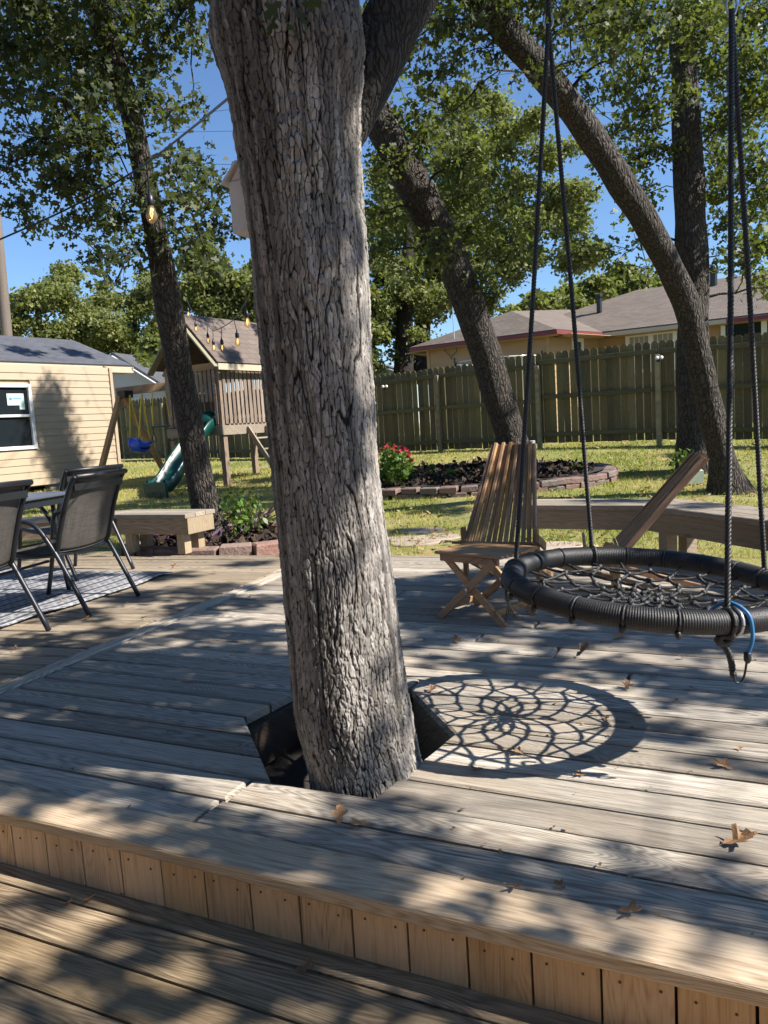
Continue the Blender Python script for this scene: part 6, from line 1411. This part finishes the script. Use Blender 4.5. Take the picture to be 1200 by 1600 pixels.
# ------------------------------------------------------------------ grass
def grass():
    r = np.random.default_rng(5); N = 190000; d = 6.2 + 17.5 * r.random(N) ** 1.5; xx = r.uniform(-.62, .66, N) * d; ok = np.ones(N, bool)
    nn = .38 * xx + .925 * d; ok &= nn > 6.35 + .9 * vnoise(xx * 1.5, d * 1.5) * (xx > -1.2); ok &= ~((((xx - cm[0]) * .976 - (d - cm[1]) * .218) / 2.2) ** 2 + (((d - cm[1]) * .976 + (xx - cm[0]) * .218) / 1.3) ** 2 < 1)
    ok &= ~(((xx - bc[0]) / 1.05) ** 2 + ((d - bc[1]) / .9) ** 2 < 1); ok &= ~((xx > .6) & (nn < 7.6) & (r.random(N) > .45)); ok &= vnoise(xx * 2.3 + 7, d * 2.3) + .3 * r.random(N) > .38
    ok &= (xx * .6 + d * .8) < 17.8 if False else ok
    xx, d = xx[ok], d[ok]; n = len(xx); z = gz(xx, d) - .012; near = (d < 6.7) & (xx > -1); cen = np.stack([xx, d, z], 1)
    dr = r.normal(0, .55, (n, 3)); dr[:, 2] = 1; nm = r.normal(size=(n, 3)); nm[:, 2] = .1; nm /= np.linalg.norm(nm, axis=1)[:, None]
    dr = dr - nm * np.sum(dr * nm, 1)[:, None]; dr /= np.linalg.norm(dr, axis=1)[:, None]; sx = np.cross(dr, nm); T = TEMPL['blade']; sz = r.uniform(.03, .065, n) * (1 + .012 * d)
    wd = 1.0 + d * .12
    polys = cen[:, None, :] + sz[:, None, None] * (T[None, :, 0, None] * (sx * wd[:, None])[:, None, :] + T[None, :, 1, None] * dr[:, None, :])
    rnd = np.clip(vnoise(xx * .8, d * .8) * 1.5 - .35 + r.normal(0, .18, n), 0, 1)
    o = link('grass', np_mesh('grass', polys, 4, rnd), M['grass']); tag(o, 'short patchy yellow green lawn grass', 'grass', kind='stuff')
grass()

# ------------------------------------------------------------------ fallen oak leaves on the deck
def leafmesh(seed):
    r = np.random.default_rng(seed); T = TEMPL['oak'].copy(); T[:, 0] *= 1.15; T += r.normal(0, .012, T.shape); P = []; k = len(T)
    mid = np.array([(0, t) for t in (0.02, .25, .5, .75, .97)]); V2 = np.vstack([T, mid]); cu, tw = r.uniform(.25, .7), r.uniform(-.4, .4)
    P = [(x, y - .5, cu * x * x * 1.6 + .22 * cu * (y - .5) ** 2 * 2 + tw * x * (y - .5) + r.normal(0, .012)) for x, y in V2]; m0 = k
    F = [(0, 1, 2, m0 + 1, m0), (2, 3, 4, 5, m0 + 2, m0 + 1), (5, 6, 7, m0 + 4, m0 + 3, m0 + 2), (0, m0, m0 + 1, 12, 13), (m0 + 1, m0 + 2, 9, 10, 11, 12), (m0 + 2, m0 + 3, m0 + 4, 7, 8, 9)]
    mb = MB().add(P, F); mb.tube([(0, -.5, .02), (.02, -.62, .05), (.01, -.72, .1)], [.014, .012, .01], 4); me = mb.mesh('leaf'); me.materials.append(M['dry']); return me
LM = [leafmesh(s_) for s_ in range(6)]
fl = [(912, 1026, .085, .8, 'standing on edge in front of the swing'), (968, 997, .09, .15, 'beside the shadow of the swing ring front'), (980, 1076, .055, .5, 'curled small between two others right of centre'), (1021, 1059, .055, .3, 'pale small below the swing ring'), (1130, 1199, .058, .2, 'flat yellow at the right, above the biggest one'), (1154, 1321, .078, .35, 'biggest curled one at the right edge'), (676, 1081, .05, .4, 'at the far corner of the trunk opening'), (810, 1178, .04, .4, 'inside the swing shadow'), (532, 1283, .055, .8, 'upright just in front of the trunk opening'), (562, 1290, .06, .2, 'dark flat in front of the trunk opening'), (1000, 1118, .05, .3, 'at the right rim of the swing shadow'), (805, 1392, .04, .4, 'small against the step edge'), (985, 1430, .055, .3, 'against the nosing board right of centre'), (142, 1411, .045, .6, 'pale upright on the lower deck'), (106, 1414, .035, .3, 'white crumpled on the lower deck'), (713, 1004, .06, .5, 'left of the table feet, darker of two'), (664, 1002, .05, .3, 'closest to the big trunk on the far side'), (25, 1018, .05, .8, 'upright by the left picture edge'), (272, 889, .06, .9, 'upright in front of the bench leg'), (136, 968, .06, .3, 'by the near chair foot'), (196, 946, .055, .4, 'between two chair feet'), (224, 968, .045, .4, 'right of the chair feet'), (335, 896, .05, .3, 'on the far boards left of the trunk'), (100, 942, .06, .2, 'at the edge of the rug'), (392, 933, .04, .3, 'beside the border board'), (193, 1438 - 40, .03, .3, 'tiny at the step foot'), (1080, 1077, .03, .3, 'tiny crumb on the right boards'), (478, 1518 - 0, .05, .3, 'curled on the lower deck under the trunk'), (905, 1212, .03, .2, 'tiny at the front rim of the swing shadow'), (745, 1206, .045, .1, 'thin flat inside the front of the swing shadow'), (1065, 1030, .03, .3, 'tiny right of the swing tail'), (875, 1388, .03, .3, 'tiny beside the step edge'), (253, 886, .03, .3, 'tiny left of the bench leg'), (690, 1000 - 30, .03, .3, 'tiny under the folding table')]
for j, (x, y, s_, tilt, lab) in enumerate(fl):
    low = y > 1342 + x * .283 - 2
    p = G(x, y, LZ if low else 0); o = bpy.data.objects.new('fallen_leaf', LM[j % 6]); COL.objects.link(o); r = random.Random(j)
    o.location = (p[0], p[1], p[2] + .004 + s_ * .42 * math.sin(tilt)); o.rotation_euler = (tilt, r.uniform(-.2, .2), r.uniform(0, 6.28)); o.scale = (s_, s_, s_); tag(o, 'dry brown oak leaf ' + lab, 'leaf', 'fallen leaves on the deck')
rr_ = random.Random(77)
for j in range(42):
    u_, n_ = rr_.uniform(-2.2, 1.9), rr_.uniform(1.62, 5.6); p = (u_ * U2[0] + n_ * N2[0], u_ * U2[1] + n_ * N2[1])
    if abs(u_ - un((-.2, 2.6))[0]) < .45 and abs(n_ - un((-.2, 2.6))[1]) < .65: continue
    if abs(p[0]) > .5 * p[1]: continue
    o = bpy.data.objects.new('leaf_fragment', LM[j % 6]); COL.objects.link(o); q = rr_.uniform(.014, .034); o.location = (p[0], p[1], .004 + q * .15); o.scale = (q, q * rr_.uniform(.5, 1), q); o.rotation_euler = (rr_.uniform(-.4, .5), rr_.uniform(-.5, .5), rr_.uniform(0, 6.28)); tag(o, 'tiny curled dry leaf fragment on the main deck boards', 'leaf', 'leaf fragments on the deck')
def litter():
    r = np.random.default_rng(9); N = 900; u = r.uniform(-3.5, 2.4, N); n = r.uniform(1.5, 6.2, N); P = np.stack([u * U2[0] + n * N2[0], u * U2[1] + n * N2[1], np.full(N, .006)], 1)
    gap = NOSE + np.round((n - NOSE) / PITCH) * PITCH; sel = r.random(N) < .7; n2 = np.where(sel, gap + r.normal(0, .004, N), n); P = np.stack([u * U2[0] + n2 * N2[0], u * U2[1] + n2 * N2[1], np.full(N, .005)], 1)
    hp = np.array([[q[0], q[1]] for q in hole]); c = hp.mean(0); ok = np.hypot(u - c[0], n2 - c[1]) > .62; P = P[ok]
    polys = leaf_polys(P, r.uniform(.006, .02, len(P)), 'far', r, .7); me = np_mesh('litter', polys, 4, r.random(len(P))); tag(link('leaf_litter', me, leafmat('litter_bits', (.12, .06, .03), (.25, .15, .07), (.42, .3, .17), .1, .8)), 'tiny crumbs of dry leaf lying in the board gaps', 'litter', kind='stuff')
    N = 2600; d = 6.4 + 10 * r.random(N); xx = r.uniform(-.6, .6, N) * d; P = np.stack([xx, d, gz(xx, d) + .03], 1); ok = .38 * xx + .925 * d > 6.3; P = P[ok]
    polys = leaf_polys(P, r.uniform(.04, .085, len(P)), 'mid', r, .6); me = np_mesh('lawn_litter', polys, 8, r.random(len(P))); tag(link('lawn_leaves', me, leafmat('lawn_leaf', (.16, .09, .04), (.30, .19, .09), (.45, .33, .2), .1, .8)), 'scattered dry leaves lying in the grass', 'leaves', kind='stuff')
    # leaves in the opening round the trunk
litter()
for o in bpy.data.objects:
    if o.name.split('.')[0] in ('crown', 'twigs', 'branches'): o['kind'] = 'stuff'
